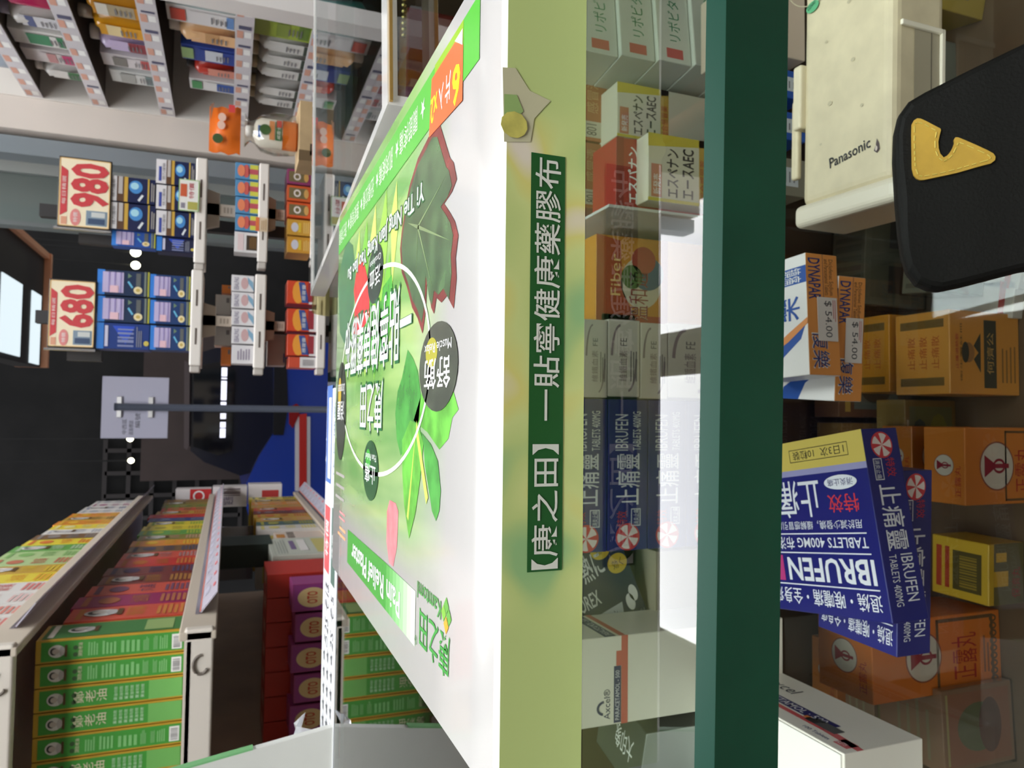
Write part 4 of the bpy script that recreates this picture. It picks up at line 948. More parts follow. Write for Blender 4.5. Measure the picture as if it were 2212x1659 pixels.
# carton with round red mark right of the appliance, low level
def redmark(p, fr, W_, H, D): p.disc(fr, W_*.5, H*.45, W_*.34, W_*.34, (186, 62, 56), 1, EN); p.text(fr.turn(3, W_, H), 'No.1', H*.4, W_*.45, W_*.08, (230, 190, 170), H*.3, 2, EN); p.rect(fr, 0, H*.8, W_*.9, H, (40, 50, 84), 1, EN)
PR = onZ(2200, 175, LZ)
low('balm_carton', 'grey carton with a round red mark under the appliance', 'carton', .06, .10, .05, PR.x-.002, PR.y+.055, 0, (120, 124, 116), redmark)
low('balm_carton', 'yellowish carton at the right end of the lower level', 'carton', .08, .10, .05, PR.x+.066, PR.y+.03, -.2, (176, 154, 72), mixart)
# ================================================================== LEFT GONDOLA
# the shelf unit is drawn around its near aisle corner in modules; one module is 1.85 units of shelf
G_CORNER, G_PLACE, G_MOD = V((-.199, .70, 0)), V((-.3682, 1.295, 0)), 1.85
XF = lambda p: G_PLACE + (p-G_CORNER)*G_MOD
GFL = -ZC/G_MOD                                   # floor, in modules
GX = -.199                                        # aisle face of the cartons
GYE = 1.86
LV = [.178, .030, -.156]                          # undersides of the cartons per level
PLAS = (222, 212, 198)
def gondola():
    o = thing('shelf_unit', 'long cream plastic shelf unit of medicine cartons running away on the left', 'shelf unit', (GX-.15, 1.3, GFL))
    MB().box(GX-.25, GX-.225, .70, GYE+.02, GFL, .34, M((184, 160, 138), .6, noise=.1, scale=6)).build('back_board', o)
    for z, y0 in zip(LV, (.70, .70, 1.0)):
        m = MB(); m.box(GX-.222, GX+.002, y0, GYE, z-.006, z-.0005, M(PLAS, .4)); m.build('tray', o)
        m = MB(); m.box(GX+.0025, GX+.010, y0, GYE, z-.026, z+.004, M((206, 194, 176), .4)); m.build('front_rail', o, .002)
        # clear price rail leaning outward, with paper strip behind it
        m = MB(); m.hexa([(GX+.011, y0+.06, z-.012), (GX+.030, y0+.06, z-.026), (GX+.031, y0+.06, z-.0255), (GX+.012, y0+.06, z-.0112), (GX+.011, GYE+.03, z-.012), (GX+.030, GYE+.03, z-.026), (GX+.031, GYE+.03, z-.0255), (GX+.012, GYE+.03, z-.0112)], M((196, 192, 206), .25))
        f = Frame((GX+.012, y0+.06, z-.0112), (0, 1, 0), V((-.019, 0, .0143)))
        yy = .04
        while yy < GYE-y0-.05:
            m.rect(f, yy, -.021, yy+.014, -.017, (206, 96, 100), 1, .0004); m.rect(f, yy+.004, -.012, yy+.03, -.004, (176, 174, 190), 1, .0004); yy += .055
        m.rect(f, 0, -.0008, GYE-y0-.04, .0012, (216, 110, 84), 1, .0004)
        m.build('price_rail', o)
        m = MB(); m.hexa([(GX+.004, y0+.06, z+.004), (GX+.011, y0+.06, z-.012), (GX+.012, y0+.06, z-.0112), (GX+.005, y0+.06, z+.0048), (GX+.004, GYE, z+.004), (GX+.011, GYE, z-.012), (GX+.012, GYE, z-.0112), (GX+.005, GYE, z+.0048)], clear((196, 190, 204), .1, .8, .08, 1, ((190, 184, 200), .3))); m.build('clear_lip', o)
    # end bracket that faces the counter
    for z in LV[:2]:
        m = MB(); fr = Frame((GX-.222, .70, z-.024), (1, 0, 0), (0, 0, 1)); w_ = .234
        m.carton(fr, w_, .0235, .012, M((226, 218, 206), .35)); m.build('end_bracket', o, .004, 3)
        m = MB(); m.tube([fr.p(w_-.03+.008*math.cos(a*.35), .010+.006*math.sin(a*.35), .0016) for a in range(13)], .0013, M((112, 102, 92), .5), 6); m.build('hook', o)
gondola()
def portrait(p, f, a, b, r, e=.0003):
    p.disc(f, a, b, r*.85, r, (226, 224, 220), 2, e); p.disc(f, a, b+r*.35, r*.5, r*.45, (60, 56, 56), 3, e); p.disc(f, a, b+r*.12, r*.38, r*.42, (206, 196, 188), 4, e); p.shape(f, [(a-r*.7, b-r*.5), (a, b-r*.25), (a+r*.7, b-r*.5), (a+r*.5, b-r*.9), (a-r*.5, b-r*.9)], (196, 192, 190), 3, e)
    p.rect(f, a-r*.8, b-r*1.25, a+r*.8, b-r*.95, (96, 70, 40), 3, e)
# six green cartons at the near end
gx0 = onY(395, 1345, .75).x; gxs = [1345, 1402, 1452, 1502, 1552, 1603, 1655]
for i in range(8):
    x1 = GX - i*.0207; x0 = x1-.0198
    z0, z1 = LV[1], LV[1]+.119
    fr = Frame((x0, .75, z0), (1, 0, 0), (0, 0, 1)); W_, H, D = x1-x0, z1-z0, .05
    o = thing('oil_carton', 'green and gold oil carton, %s from the aisle in the near row' % ordn(i), 'carton', fr.p(W_/2, 0, -D/2), 'row of green oil cartons')
    MB().carton(fr, W_, H, D, M((196, 156, 52), .3)).build('carton', o, .0008)
    p = MB(); GR = (66, 150, 56); e = .0003
    p.rect(fr, W_*.08, H*.015, W_*.92, H*.965, GR, 1, e); portrait(p, fr, W_*.5, H*.865, W_*.32)
    back_side = i in (0, 1, 4)
    CR = (222, 212, 180)
    if back_side:
        p.text(fr, '頂勁老油', W_*.2, H*.70, H*.028, CR, W_*.6, 2, e)
        for b0, b1 in ((.6, .67), (.48, .58), (.32, .46), (.26, .30), (.2, .23), (.13, .19)): p.lines(fr, W_*.2, H*b0, W_*.82, H*b1, 4, (126, 190, 116), 2, e, .6)
        p.rect(fr, W_*.15, H*.03, W_*.82, H*.10, (232, 232, 228), 2, e); p.bars(fr, W_*.22, H*.04, W_*.76, H*.09, 9, (110, 106, 110), 3, e)
    else:
        for k, ch in enumerate('鄭老油'): p.text(fr, ch, W_*.24, H*(.68-.075*k), H*.068, CR, W_*.52, 2, e)
        for k in range(6): p.text(fr, '藥油功效', W_*.2, H*(.46-.036*k), H*.024, (196, 226, 190), W_*.6, 2, e)
        p.rect(fr, W_*.08, H*.02, W_*.92, H*.25, (112, 178, 92), 2, e)
    p.disc(fr, W_*.3, H*.745, W_*.1, H*.016, (60, 90, 50), 2, e); p.disc(fr, W_*.6, H*.745, W_*.1, H*.016, (60, 90, 50), 2, e)
    if i == 0:
        r = fr.right(W_); p.rect(r, D*.06, H*.02, D*.94, H*.97, (70, 124, 66), 1, e); portrait(p, r, D*.5, H*.74, D*.22); p.rect(r, D*.15, H*.1, D*.85, H*.3, (150, 176, 110), 2, e); p.rect(r, D*.1, H*.9, D*.9, H*.94, (214, 208, 196), 2, e)
    p.build('printing', o)
# cartons along the aisle face, one per product
def aisle(level, y, wd, h, col, acc, label, group, dep=.10, kind=0):
    z0 = LV[level]
    acc = tuple(int(a*.6+b*.4) for a, b in zip(acc, col))
    fr = Frame((GX-dep, y, z0), (1, 0, 0), (0, 0, 1))
    o = thing('remedy_carton', label, 'carton', (GX-dep/2, y+wd/2, z0), group)
    MB().carton(fr, dep, h, wd-.0016, M(col, .35)).build('carton', o, .0006)
    p = MB(); f = fr.right(dep); e = .0004; w2 = wd-.0016
    p.lines(f, w2*.12, h*.06, w2*.88, h*.3, 5, acc, 1, e, .6); p.text(f, '膏油丸散'[kind % 4]+'藥', w2*.15, h*.38, h*.16, acc, w2*.7, 1, e); p.rect(f, w2*.1, h*.88, w2*.9, h*.93, acc, 1, e)
    if kind % 3 == 0: portrait(p, f, w2*.5, h*.74, w2*.3)
    else: p.disc(f, w2*.5, h*.72, w2*.28, h*.09, acc, 1, e)
    p.rect(fr, dep*.1, h*.1, dep*.9, h*.9, acc, 1, e)
    p.build('printing', o)
CN = {'red': (196, 52, 46), 'coral': (206, 84, 66), 'magenta': (150, 36, 90), 'maroon': (120, 52, 48), 'orange': (222, 140, 50), 'yellow': (226, 206, 60), 'gold': (196, 156, 60), 'olive': (140, 132, 60), 'green': (100, 160, 74), 'navy': (56, 66, 120), 'brown': (120, 90, 60), 'white': (222, 218, 212), 'pale green': (176, 200, 140), 'grey': (150, 154, 164), 'teal': (84, 110, 108), 'pink': (216, 160, 156)}
seq1 = [('coral', 'gold'), ('magenta', 'gold'), ('coral', 'navy'), ('maroon', 'gold'), ('maroon', 'navy'), ('red', 'gold'), ('coral', 'grey'), ('brown', 'navy'), ('orange', 'yellow'), ('olive', 'pink'), ('green', 'yellow'), ('yellow', 'olive'), ('yellow', 'green'), ('navy', 'grey'), ('red', 'coral'), ('gold', 'red'), ('coral', 'green'), ('olive', 'green'), ('olive', 'gold'), ('brown', 'gold')]
y = .808; hs = [.109, .112, .108, .104, .106, .1, .1, .098, .1, .096, .1, .1, .096, .1, .104, .095, .09, .092, .094, .096]
for i, (a, b) in enumerate(seq1):
    aisle(1, y, .0515, hs[i], CN[a], CN[b], '%s remedy carton on the middle shelf, %s behind the green cartons' % (a, ordn(i)), 'cartons along the middle shelf', .11, i); y += .0522
seq0 = [('white', 'red'), ('white', 'coral'), ('white', 'pink'), ('white', 'red'), ('yellow', 'orange'), ('gold', 'yellow'), ('pale green', 'red'), ('pale green', 'green'), ('green', 'white'), ('yellow', 'red'), ('brown', 'grey'), ('white', 'grey'), ('yellow', 'white'), ('orange', 'yellow'), ('gold', 'brown'), ('orange', 'yellow'), ('white', 'grey'), ('white', 'navy'), ('white', 'magenta'), ('white', 'grey')]
y = .80
for i, (a, b) in enumerate(seq0):
    aisle(0, y, .0525, (.112, .11, .112, .11, .108, .11, .106, .104, .104, .1, .1, .096, .096, .1, .096, .096, .09, .09, .086, .086)[i], CN[a], CN[b], '%s remedy carton on the upper shelf, %s from the counter' % (a, ordn(i)), 'cartons along the upper shelf', .11, i+1); y += .0532
seq2 = [('white', 'yellow'), ('teal', 'yellow'), ('gold', 'pink'), ('gold', 'coral'), ('maroon', 'grey'), ('coral', 'gold'), ('gold', 'pink'), ('orange', 'white'), ('gold', 'navy'), ('yellow', 'navy')]
y = 1.335
for i, (a, b) in enumerate(seq2):
    aisle(2, y, .0512, .104-.002*(i % 3), CN[a], CN[b], '%s remedy carton on the lower shelf, %s past the ruled white one' % (a, ordn(i)), 'cartons along the lower shelf', .10, i+1); y += .052
# bigger cartons nearer on the lower shelf
def loose(name, label, cat, x0, x1, y0, y1, z0, z1, col, art=None, group=None):
    fr = Frame((x0, y0, z0), (1, 0, 0), (0, 0, 1))
    o = thing(name, label, cat, ((x0+x1)/2, (y0+y1)/2, z0), group)
    MB().carton(fr, x1-x0, z1-z0, y1-y0, M(col, .4)).build('carton', o, .001)
    if art: p = MB(); art(p, fr, x1-x0, z1-z0, y1-y0); p.build('printing', o)
    return o
def ruled(p, fr, W_, H, D):
    e = .0004; p.bars(fr, W_*.05, H*.62, W_*.95, H*.75, 22, (120, 110, 100), 1, e); p.rect(fr, W_*.2, H*.8, W_*.6, H*.97, (206, 140, 60), 1, e); p.lines(fr, W_*.05, H*.1, W_*.9, H*.3, 3, (206, 170, 150), 1, e)
    r = fr.right(W_); p.bars(r, D*.05, H*.6, D*.95, H*.75, 18, (120, 110, 100), 1, e); p.rect(r, D*.1, H*.8, D*.6, H*.97, (206, 140, 60), 1, e)
zl = LV[2]
loose('ruled_carton', 'white and orange carton with ruler ticks on the lower shelf', 'carton', GX-.10, GX-.004, 1.262, 1.33, zl, zl+.078, (222, 206, 192), ruled)
def herb(p, fr, W_, H, D):
    e = .0004
    for f, w_ in ((fr, W_), (fr.right(W_), D)):
        p.frame(f, w_*.05, H*.05, w_*.95, H*.95, H*.012, (190, 196, 180), 1, e); p.rect(f, w_*.1, H*.08, w_*.9, H*.3, (206, 196, 120), 1, e); p.rect(f, w_*.2, H*.42, w_*.85, H*.55, (240, 236, 232), 2, e); p.rect(f, w_*.3, H*.6, w_*.8, H*.68, (130, 110, 150), 1, e); p.lines(f, w_*.1, H*.75, w_*.9, H*.92, 4, (170, 176, 166), 1, e, .4)
loose('herbal_tea_carton', 'larger white-green carton between ruled carton and red cartons', 'carton', GX-.10, GX-.002, 1.10, 1.25, zl, zl+.092, (206, 210, 196), herb)
def redc(p, fr, W_, H, D):
    e = .0004; p.rect(fr, W_*.06, H*.1, W_*.94, H*.72, (176, 46, 38), 1, e); p.rect(fr, W_*.2, H*.3, W_*.8, H*.36, (150, 36, 32), 2, e); t = fr.top(H); p.disc(t, W_*.2, D*.75, W_*.06, W_*.04, (230, 190, 60), 1, e); p.rect(t, W_*.45, D*.2, W_*.9, D*.6, (226, 176, 160), 1, e)
for i in range(7):
    x1 = GX-.004-i*.0305
    loose('red_carton', 'plain red carton on the lower shelf, %s from the aisle' % ordn(i), 'carton', x1-.0295, x1, .985, 1.075, zl, zl+.104, (196, 56, 42), redc, 'row of red cartons')
def purp(p, fr, W_, H, D):
    e = .0004; CR = (232, 206, 150); p.rect(fr, W_*.05, H*.45, W_*.95, H*.97, (156, 66, 140), 1, e); p.rect(fr, W_*.05, H*.05, W_*.95, H*.42, (176, 110, 80), 1, e)
    p.disc(fr, W_*.5, H*.7, W_*.36, H*.22, CR, 2, e); p.text(fr, 'OTO', W_*.28, H*.62, H*.16, (206, 70, 50), W_*.44, 3, e, 0, .02); p.lines(fr, W_*.15, H*.1, W_*.85, H*.35, 4, (206, 150, 130), 2, e)
for i in range(6):
    x1 = GX-.006-i*.036
    loose('lozenge_pack', 'purple and orange pack in front of the red cartons, %s from the aisle' % ordn(i), 'pack', x1-.033, x1, .93, .975, zl, zl+.078-.004*(i % 2), (160, 70, 130), purp, 'row of purple packs')
tag(MB().box(-.235, -.20, 1.20, 1.29, -.07, .0232, (40, 52, 46), {'right': (50, 64, 56)}).build('green_card_holder', bevel=.001), 'narrow dark green holder hanging under the middle shelf', 'holder')
tag(MB().box(-.315, -.215, 1.50, 1.506, -.052, .02, clear((200, 200, 206), .1, .8, .05, 1, ((170, 166, 172), .3))).build('clear_divider', bevel=.001), 'clear plastic divider hanging below the middle shelf', 'divider')
# packs at the far end of the unit
def farart(k):
    def art(p, fr, W_, H, D):
        e = .0006
        if k == 0: p.rect(fr, W_*.35, 0, W_, H*.6, (196, 46, 46), 1, e); p.ring(fr, W_*.66, H*.35, W_*.26, W_*.26, W_*.07, WHITE, 2, e)
        elif k == 1: p.text(fr, '健腸', W_*.1, H*.4, H*.4, (90, 70, 110), W_*.4, 1, e); p.bars(fr, W_*.55, H*.2, W_*.95, H*.8, 4, (90, 70, 90), 1, e)
        else: p.rect(fr, 0, H*.1, W_*.7, H*.6, (190, 60, 60), 1, e)
    return art
for i, (x0, x1) in enumerate(((455, 512), (514, 570), (572, 628), (632, 688))):
    a, b = onY(x0, 1068, 1.92), onY(x1, 1068, 1.92)
for i in range(3):
    z0 = (.03, -.05, -.13)[i]
    loose('end_pack', ('white and red pack with ring mark', 'white pack with vertical bars', 'white and coral pack')[i]+' at the far end of the shelf unit', 'pack', GX-.03+.004*i, GX+.018+.004*i, 1.90, 1.95, z0+.001, z0+.078, (226, 220, 220), farart(i), None)
XF = None
# ================================================================== COSMETICS SHELVES (right side, facing the aisle)
CX = .70
CZ = [.424, .295, .155, -.005, -.136]
def cosmetics():
    o = thing('cosmetics_shelf', 'white shelf unit of tubes and bottles on the right side', 'shelf unit', (CX+.12, 1.55, -ZC))
    MB().box(CX+.23, CX+.25, 1.22, 1.90, -ZC, .62, M((64, 56, 48), .6)).build('back_board', o)
    for z in CZ:
        MB().box(CX, CX+.23, 1.22, 1.895, z-.014, z-.001, M((84, 74, 64), .5)).build('shelf_board', o)
        m = MB(); m.box(CX-.004, CX-.001, 1.22, 1.895, z-.022, z+.010, M((206, 202, 206), .3)); f = Frame((CX-.004, 1.895, z-.022), (0, -1, 0), (0, 0, 1))
        yy = .01; k = 0
        while yy < .64:
            q = random.random(); m.rect(f, yy, .018, yy+.028, .029, (214, 160, 140), 1, .0004); m.rect(f, yy+.004, .004, yy+.026, .016, WHITE, 1, .0004)
            if q > .45: m.rect(f, yy+.034, .004, yy+.034+.014*q, .026, (84, 84, 112), 1, .0004)
            yy += .05+.03*q
        m.build('price_rail', o)
    MB().box(CX-.006, CX+.23, 1.895, 1.9, -.7, .62, M((222, 216, 208), .4)).build('end_panel', o)
    MB().box(CX-.035, CX-.006, 1.255, 1.298, -ZC, .62, M((226, 222, 218), .35)).build('front_post', o)
cosmetics()
def bottle(lv, y, h, r, body, cap, shape, label, band=None, x=None, sy=1.0):
    z = CZ[lv]; y = 1.37+(y-1.37)*1.2; r *= 1.18; h = min((.12, .112, .123, .1265, .114)[lv], h*1.15); x = CX+.038
    o = thing('cosmetic_'+shape, label, shape, (x, y, z), 'cosmetics on the right shelves')
    m = MB()
    if shape == 'bottle':
        m.lathe((x, y, z), [(r*.92, 0), (r, .004), (r, h*.68), (r*.8, h*.76), (r*.34, h*.80), (r*.34, h*.83)], M(body, .2)); m.build('body', o, smooth=True)
        c = MB(); c.lathe((x, y, z), [(r*.42, h*.80), (r*.42, h*.99), (r*.36, h)], M(cap, .25, metal=.3)); c.build('cap', o, smooth=True)
    elif shape == 'tube':
        # standing on its sealed end or cap up: flat crimp below, round shoulder above
        n = 18; prof = [(1.0, .25, 0), (1.02, .3, .02), (1.0, .7, h*.5), (.92, .92, h*.76), (.55, .6, h*.84), (.4, .4, h*.86)]
        pts = [V((x+r*b*math.cos(2*math.pi*i/n), y+r*a*math.sin(2*math.pi*i/n), z+q)) for a, b, q in prof for i in range(n)]
        fs = [(j*n+i, j*n+(i+1) % n, (j+1)*n+(i+1) % n, (j+1)*n+i) for j in range(len(prof)-1) for i in range(n)]+[tuple(range(n))[::-1], tuple((len(prof)-1)*n+i for i in range(n))]
        m.faces(pts, fs, M(body, .3)); m.build('body', o, smooth=True)
        c = MB(); c.lathe((x, y, z), [(r*.5, h*.85), (r*.5, h*.98), (r*.45, h)], M(cap, .3)); c.build('cap', o, smooth=True)
    else:
        f0 = Frame((x-.018, y+r*.98, z), (0, -1, 0), (0, 0, 1)); m.carton(f0, 1.96*r, h, .034, M(body, .35)); m.build('body', o, .001)
    if band:
        f = Frame((x-(r if shape == 'bottle' else .0185 if shape != 'tube' else r*.72)-.0006, y+r*.7, z), (0, -1, 0), (0, 0, 1)); p = MB(); W_ = r*1.4
        p.rect(f, -r*.02, h*.03, W_+r*.02, h*.7, body, 0, .0004)
        for k, (b0, b1, c) in enumerate(band): p.rect(f, 0, h*b0, W_, h*b1, c, 1+k, .0004)
        p.lines(f, W_*.2, h*.2, W_*.8, h*.45, 4, (120, 120, 124), 5, .0004, .35); p.build('label', o)
WH = (232, 230, 226); BK = (40, 38, 40)
cl = 'on the cosmetics shelf'
items = [
 (1, 1.40, .125, .026, (70, 60, 76), BK, 'pack', 'dark patterned pack on the second cosmetics shelf', [(.3, .7, (200, 190, 196))]),
 (1, 1.47, .118, .024, (176, 40, 86), WH, 'bottle', 'glossy deep pink bottle with white cap on the second cosmetics shelf', None),
 (1, 1.535, .115, .024, WH, (170, 170, 190), 'tube', 'white tube with blue print beside the pink bottle', [(.1, .7, (226, 226, 230)), (.5, .62, (96, 106, 150))]),
 (1, 1.60, .105, .026, WH, (60, 70, 110), 'pack', 'white pack with green print on the second cosmetics shelf', [(.2, .75, (60, 140, 96)), (.3, .4, WH)]),
 (1, 1.665, .095, .024, (214, 206, 206), (190, 190, 196), 'pack', 'white pack with pink squares on the second cosmetics shelf', [(.1, .35, (206, 60, 120)), (.45, .6, (196, 140, 140))]),
 (1, 1.73, .09, .022, WH, WH, 'tube', 'small white tube at the far end of the second cosmetics shelf', [(.1, .4, (70, 130, 80))]),
 (0, 1.72, .08, .022, (150, 160, 170), BK, 'bottle', 'grey bottle on the top cosmetics shelf', None),
 (0, 1.64, .08, .022, WH, (200, 90, 110), 'bottle', 'white bottle with pink cap on the top cosmetics shelf', None),
 (2, 1.37, .095, .028, (236, 234, 230), BK, 'pack', 'white pack with black marks on the third cosmetics shelf', [(.1, .2, (60, 60, 66)), (.5, .55, (90, 90, 96))]),
 (2, 1.44, .110, .024, (206, 142, 40), (226, 222, 214), 'bottle', 'amber bottle with pale label on the third cosmetics shelf', [(.15, .6, (176, 160, 130)), (.5, .65, (226, 220, 206))]),
 (2, 1.505, .105, .024, (222, 160, 36), (222, 220, 210), 'bottle', 'brighter amber bottle on the third cosmetics shelf', [(.4, .6, (236, 214, 160))]),
 (2, 1.57, .098, .024, (206, 190, 226), WH, 'tube', 'lilac tube next to the amber bottles', [(.1, .4, (150, 60, 70))]),
 (2, 1.635, .09, .024, (222, 216, 218), (120, 120, 120), 'pack', 'white pack with barcode print on the third cosmetics shelf', [(.1, .3, (196, 90, 90)), (.55, .8, (130, 126, 120))]),
 (2, 1.70, .085, .026, (214, 216, 214), WH, 'pack', 'pale pack with grey stripes on the third cosmetics shelf', [(.1, .3, (120, 140, 140)), (.5, .8, (170, 172, 168))]),
 (3, 1.37, .128, .027, (86, 186, 180), BK, 'tube', 'teal and yellow tube on the fourth cosmetics shelf', [(0, .6, (226, 206, 50))]),
 (3, 1.43, .112, .025, (236, 234, 234), WH, 'pack', 'white pack with red corner on the fourth cosmetics shelf', [(.75, .95, (214, 80, 60)), (.1, .2, (110, 150, 206))]),
 (3, 1.488, .128, .025, (236, 190, 140), (230, 222, 214), 'tube', 'peach tube with silver cap on the fourth cosmetics shelf', [(.3, .5, (206, 160, 110))]),
 (3, 1.555, .095, .028, (36, 66, 150), (196, 206, 190), 'pack', 'blue pack with white lettering on the fourth cosmetics shelf', [(.3, .6, (210, 216, 226)), (.8, 1, (150, 180, 120))]),
 (3, 1.62, .09, .02, (196, 60, 48), BK, 'tube', 'red tube on the fourth cosmetics shelf', [(.1, .6, (226, 150, 130))]),
 (3, 1.68, .088, .024, (226, 226, 226), (60, 140, 80), 'pack', 'white and blue pack at the far end of the fourth cosmetics shelf', [(.1, .45, (50, 90, 170)), (.75, .95, (70, 150, 90))]),
 (4, 1.42, .110, .030, (168, 190, 70), (150, 170, 60), 'pack', 'lime green pack on the lowest cosmetics shelf', [(.08, .25, (110, 140, 60)), (.4, .6, (140, 160, 70))]),
] 
for it in items: bottle(*it[:7], it[7], it[8])
for i, yy in enumerate((1.475, 1.525, 1.575, 1.655, 1.705)):
    bottle(4, yy, .100, .0235, (222, 222, 218), (222, 206, 170), 'tube', '%s white tube with dark leaf mark on the lowest cosmetics shelf' % ordn(i), [(.05, .12, (70, 80, 70))])
# ================================================================== HANGING RACKS WITH PRICE SIGNS
RY = 1.5
def rx(y): return onY(480, y, RY).x
def rz(x): return onY(x, 600, RY).z
def rect3(x0, y0, x1, y1, Y=RY):
    """upright frame, width and height of a picture rectangle on the plane at distance Y"""
    a = onY((x0+x1)/2, y1, Y).x; b = onY((x0+x1)/2, y0, Y).x; z1 = onY(x0, (y0+y1)/2, Y).z; z0 = onY(x1, (y0+y1)/2, Y).z
    return Frame((a, Y, z0), (1, 0, 0), (0, 0, 1)), b-a, z1-z0
def rack(label, trays, posts):
    f, W_, H = rect3(*trays[0], RY-.012)
    o = thing('hanging_rack', label, 'rack', (f.O.x+W_/2, RY+.1, -ZC))
    for t in trays:
        f, W_, H = rect3(*t, RY-.012); m = MB()
        m.carton(f, W_, H, .008, M((236, 230, 222), .4))
        for a in (.22, .62): m.rect(f, W_*a, H*.42, W_*(a+.17), H*.58, (96, 84, 76), 1, .0005)
        m.build('tray_front', o, .003, 3)
        MB().carton(Frame(f.p(0, .001, -.0085), f.R, f.U), W_, .004, .09, M((206, 198, 188), .45)).build('tray', o)
        MB().carton(Frame(f.p(-.012, H*.1, -.004), f.R, f.U), .012, H*.85, .03, M((196, 190, 182), .4)).build('end_clip', o, .002)
    for t in posts:
        f, W_, H = rect3(*t, RY+.02); m = MB(); c = M((186, 172, 156), .5)
        m.carton(f, W_, H, .012, c)
        m.hexa([f.p(-W_*.9, H*.55), f.p(W_*1.9, H*.55), f.p(W_*2.2, H), f.p(-W_*1.2, H), f.p(-W_*.9, H*.55, -.012), f.p(W_*1.9, H*.55, -.012), f.p(W_*2.2, H, -.012), f.p(-W_*1.2, H, -.012)], c)
        for i in range(3): m.rect(f, W_*.25, H*(.1+.12*i), W_*.75, H*(.17+.12*i), (150, 136, 122), 1, .0005)
        m.build('bracket', o)
    x = o['_o'][0]; zt = onY(trays[0][0], 500, RY).z
    MB().box(x-.012, x+.012, RY+.105, RY+.125, -ZC, .34, M((44, 42, 42), .5)).build('upright', o)
    MB().box(x-.09, x+.09, RY+.03, RY+.20, -ZC, -ZC+.03, M((44, 42, 42), .5)).build('base', o)
    return o
RA, RB = 'right', 'left'
rack('cream plastic rack of three trays carrying the navy and sky blue cartons', [(421, 340, 446, 568), (558, 352, 580, 566), (672, 358, 694, 560)], [(447, 441, 508, 466), (580, 452, 615, 474)])
rack('cream plastic rack of three trays carrying the white and red-orange cartons', [(411, 582, 437, 790), (549, 592, 574, 796), (684, 610, 704, 796)], [(438, 682, 500, 704), (574, 694, 615, 714)])
def price_sign(label, corners, num, ovalx):
    f, W_, H = rect3(*corners, RY-.005)
    o = thing('price_sign', label, 'sign', f.p(W_/2, 0), 'red and cream price signs')
    MB().carton(f, W_, H, .008, M((52, 46, 44), .4)).build('frame', o, .001)
    p = MB(); e = .0005; CR, RD = (246, 232, 200), (206, 64, 70)
    p.rect(f, W_*.02, H*.02, W_*.98, H*.98, CR, 1, e); p.frame(f, W_*.02, H*.02, W_*.98, H*.98, W_*.012, (236, 196, 130), 2, e)
    p.text(f, num, W_*.30, H*.03, H*.74, RD, W_*.63, 3, e, 0, .035)
    p.shape(f, [(W_*.22, H*.82), (W_*.80, H*.82), (W_*.86, H*.95), (W_*.16, H*.95)], RD, 2, e); p.text(f, '每日精選', W_*.32, H*.85, H*.075, (240, 220, 216), W_*.4, 3, e)
    p.disc(f, W_*.15, H*.66, W_*.12, H*.1, (226, 140, 136), 2, e); p.text(f, '特價', W_*.08, H*.62, H*.08, WHITE, W_*.14, 3, e); p.rect(f, W_*.04, H*.82, W_*.15, H*.93, (222, 160, 130), 2, e)
    p.rect(f, W_*.05, H*.06, W_*.26, H*.46, (130, 150, 166), 2, e); p.rect(f, W_*.07, H*.1, W_*.15, H*.42, (60, 80, 110), 3, e); p.rect(f, W_*.17, H*.1, W_*.24, H*.36, (206, 210, 206), 3, e)
    p.build('printing', o)['label'] = 'big red price number on cream card'
    m = MB(); m.tube([f.p(-.003, -.002, .003), f.p(-.003, H+.004, .003)], .0022, M((206, 206, 206), .2, metal=.7), 8); m.build('side_rail', o)
    MB().carton(Frame(f.p(-.02, -H*.1, -.03), f.R, f.U), .018, H*.75, .02, M((38, 34, 32), .5)).build('holder_arm', o)
price_sign('framed price sign reading 980 in big red digits', (125, 342, 240, 494), '980', 0)
price_sign('framed price sign reading 680 in big red digits', (104, 604, 206, 752), '680', 0)
def boxed(name, label, r, D, col, art, group, Y=RY, dy=0.0):
    f, W_, H = rect3(*r, Y+dy)
    f.O.x += .0004
    o = thing(name, label, 'carton', f.p(W_/2, 0, -D/2), group)
    MB().carton(f, W_-.001, H-.001, D, M(col, .35)).build('carton', o, .0008)
    p = MB(); art(p, f, W_-.001, H-.001, D); p.build('printing', o)
    return o
e5 = .0005
def dropsA(p, f, W_, H, D):
    NV = (26, 36, 78)
    p.rect(f, 0, H*.74, W_, H, (226, 224, 226), 1, e5); p.rect(f, W_*.1, H*.86, W_*.7, H*.93, (60, 76, 160), 2, e5); p.text(f, '視力護眼', W_*.15, H*.765, H*.07, (110, 106, 110), W_*.7, 2, e5)
    p.rect(f, W_*.0, H*.6, W_, H*.735, (96, 66, 44), 1, e5); p.rect(f, W_*.3, H*.63, W_, H*.71, (190, 184, 180), 2, e5); p.rect(f, 0, H*.53, W_, H*.6, (206, 166, 66), 1, e5)
    p.disc(f, W_*.62, H*.38, W_*.26, H*.13, (70, 140, 206), 2, e5); p.disc(f, W_*.66, H*.40, W_*.14, H*.08, (170, 220, 236), 3, e5); p.shape(f, [(W_*.05, H*.3), (W_*.3, H*.22), (W_*.34, H*.26), (W_*.1, H*.34)], (226, 232, 236), 3, e5)
    p.rect(f, 0, H*.12, W_, H*.15, (206, 176, 66), 2, e5); p.lines(f, W_*.1, H*.02, W_*.9, H*.1, 2, (170, 166, 160), 2, e5)
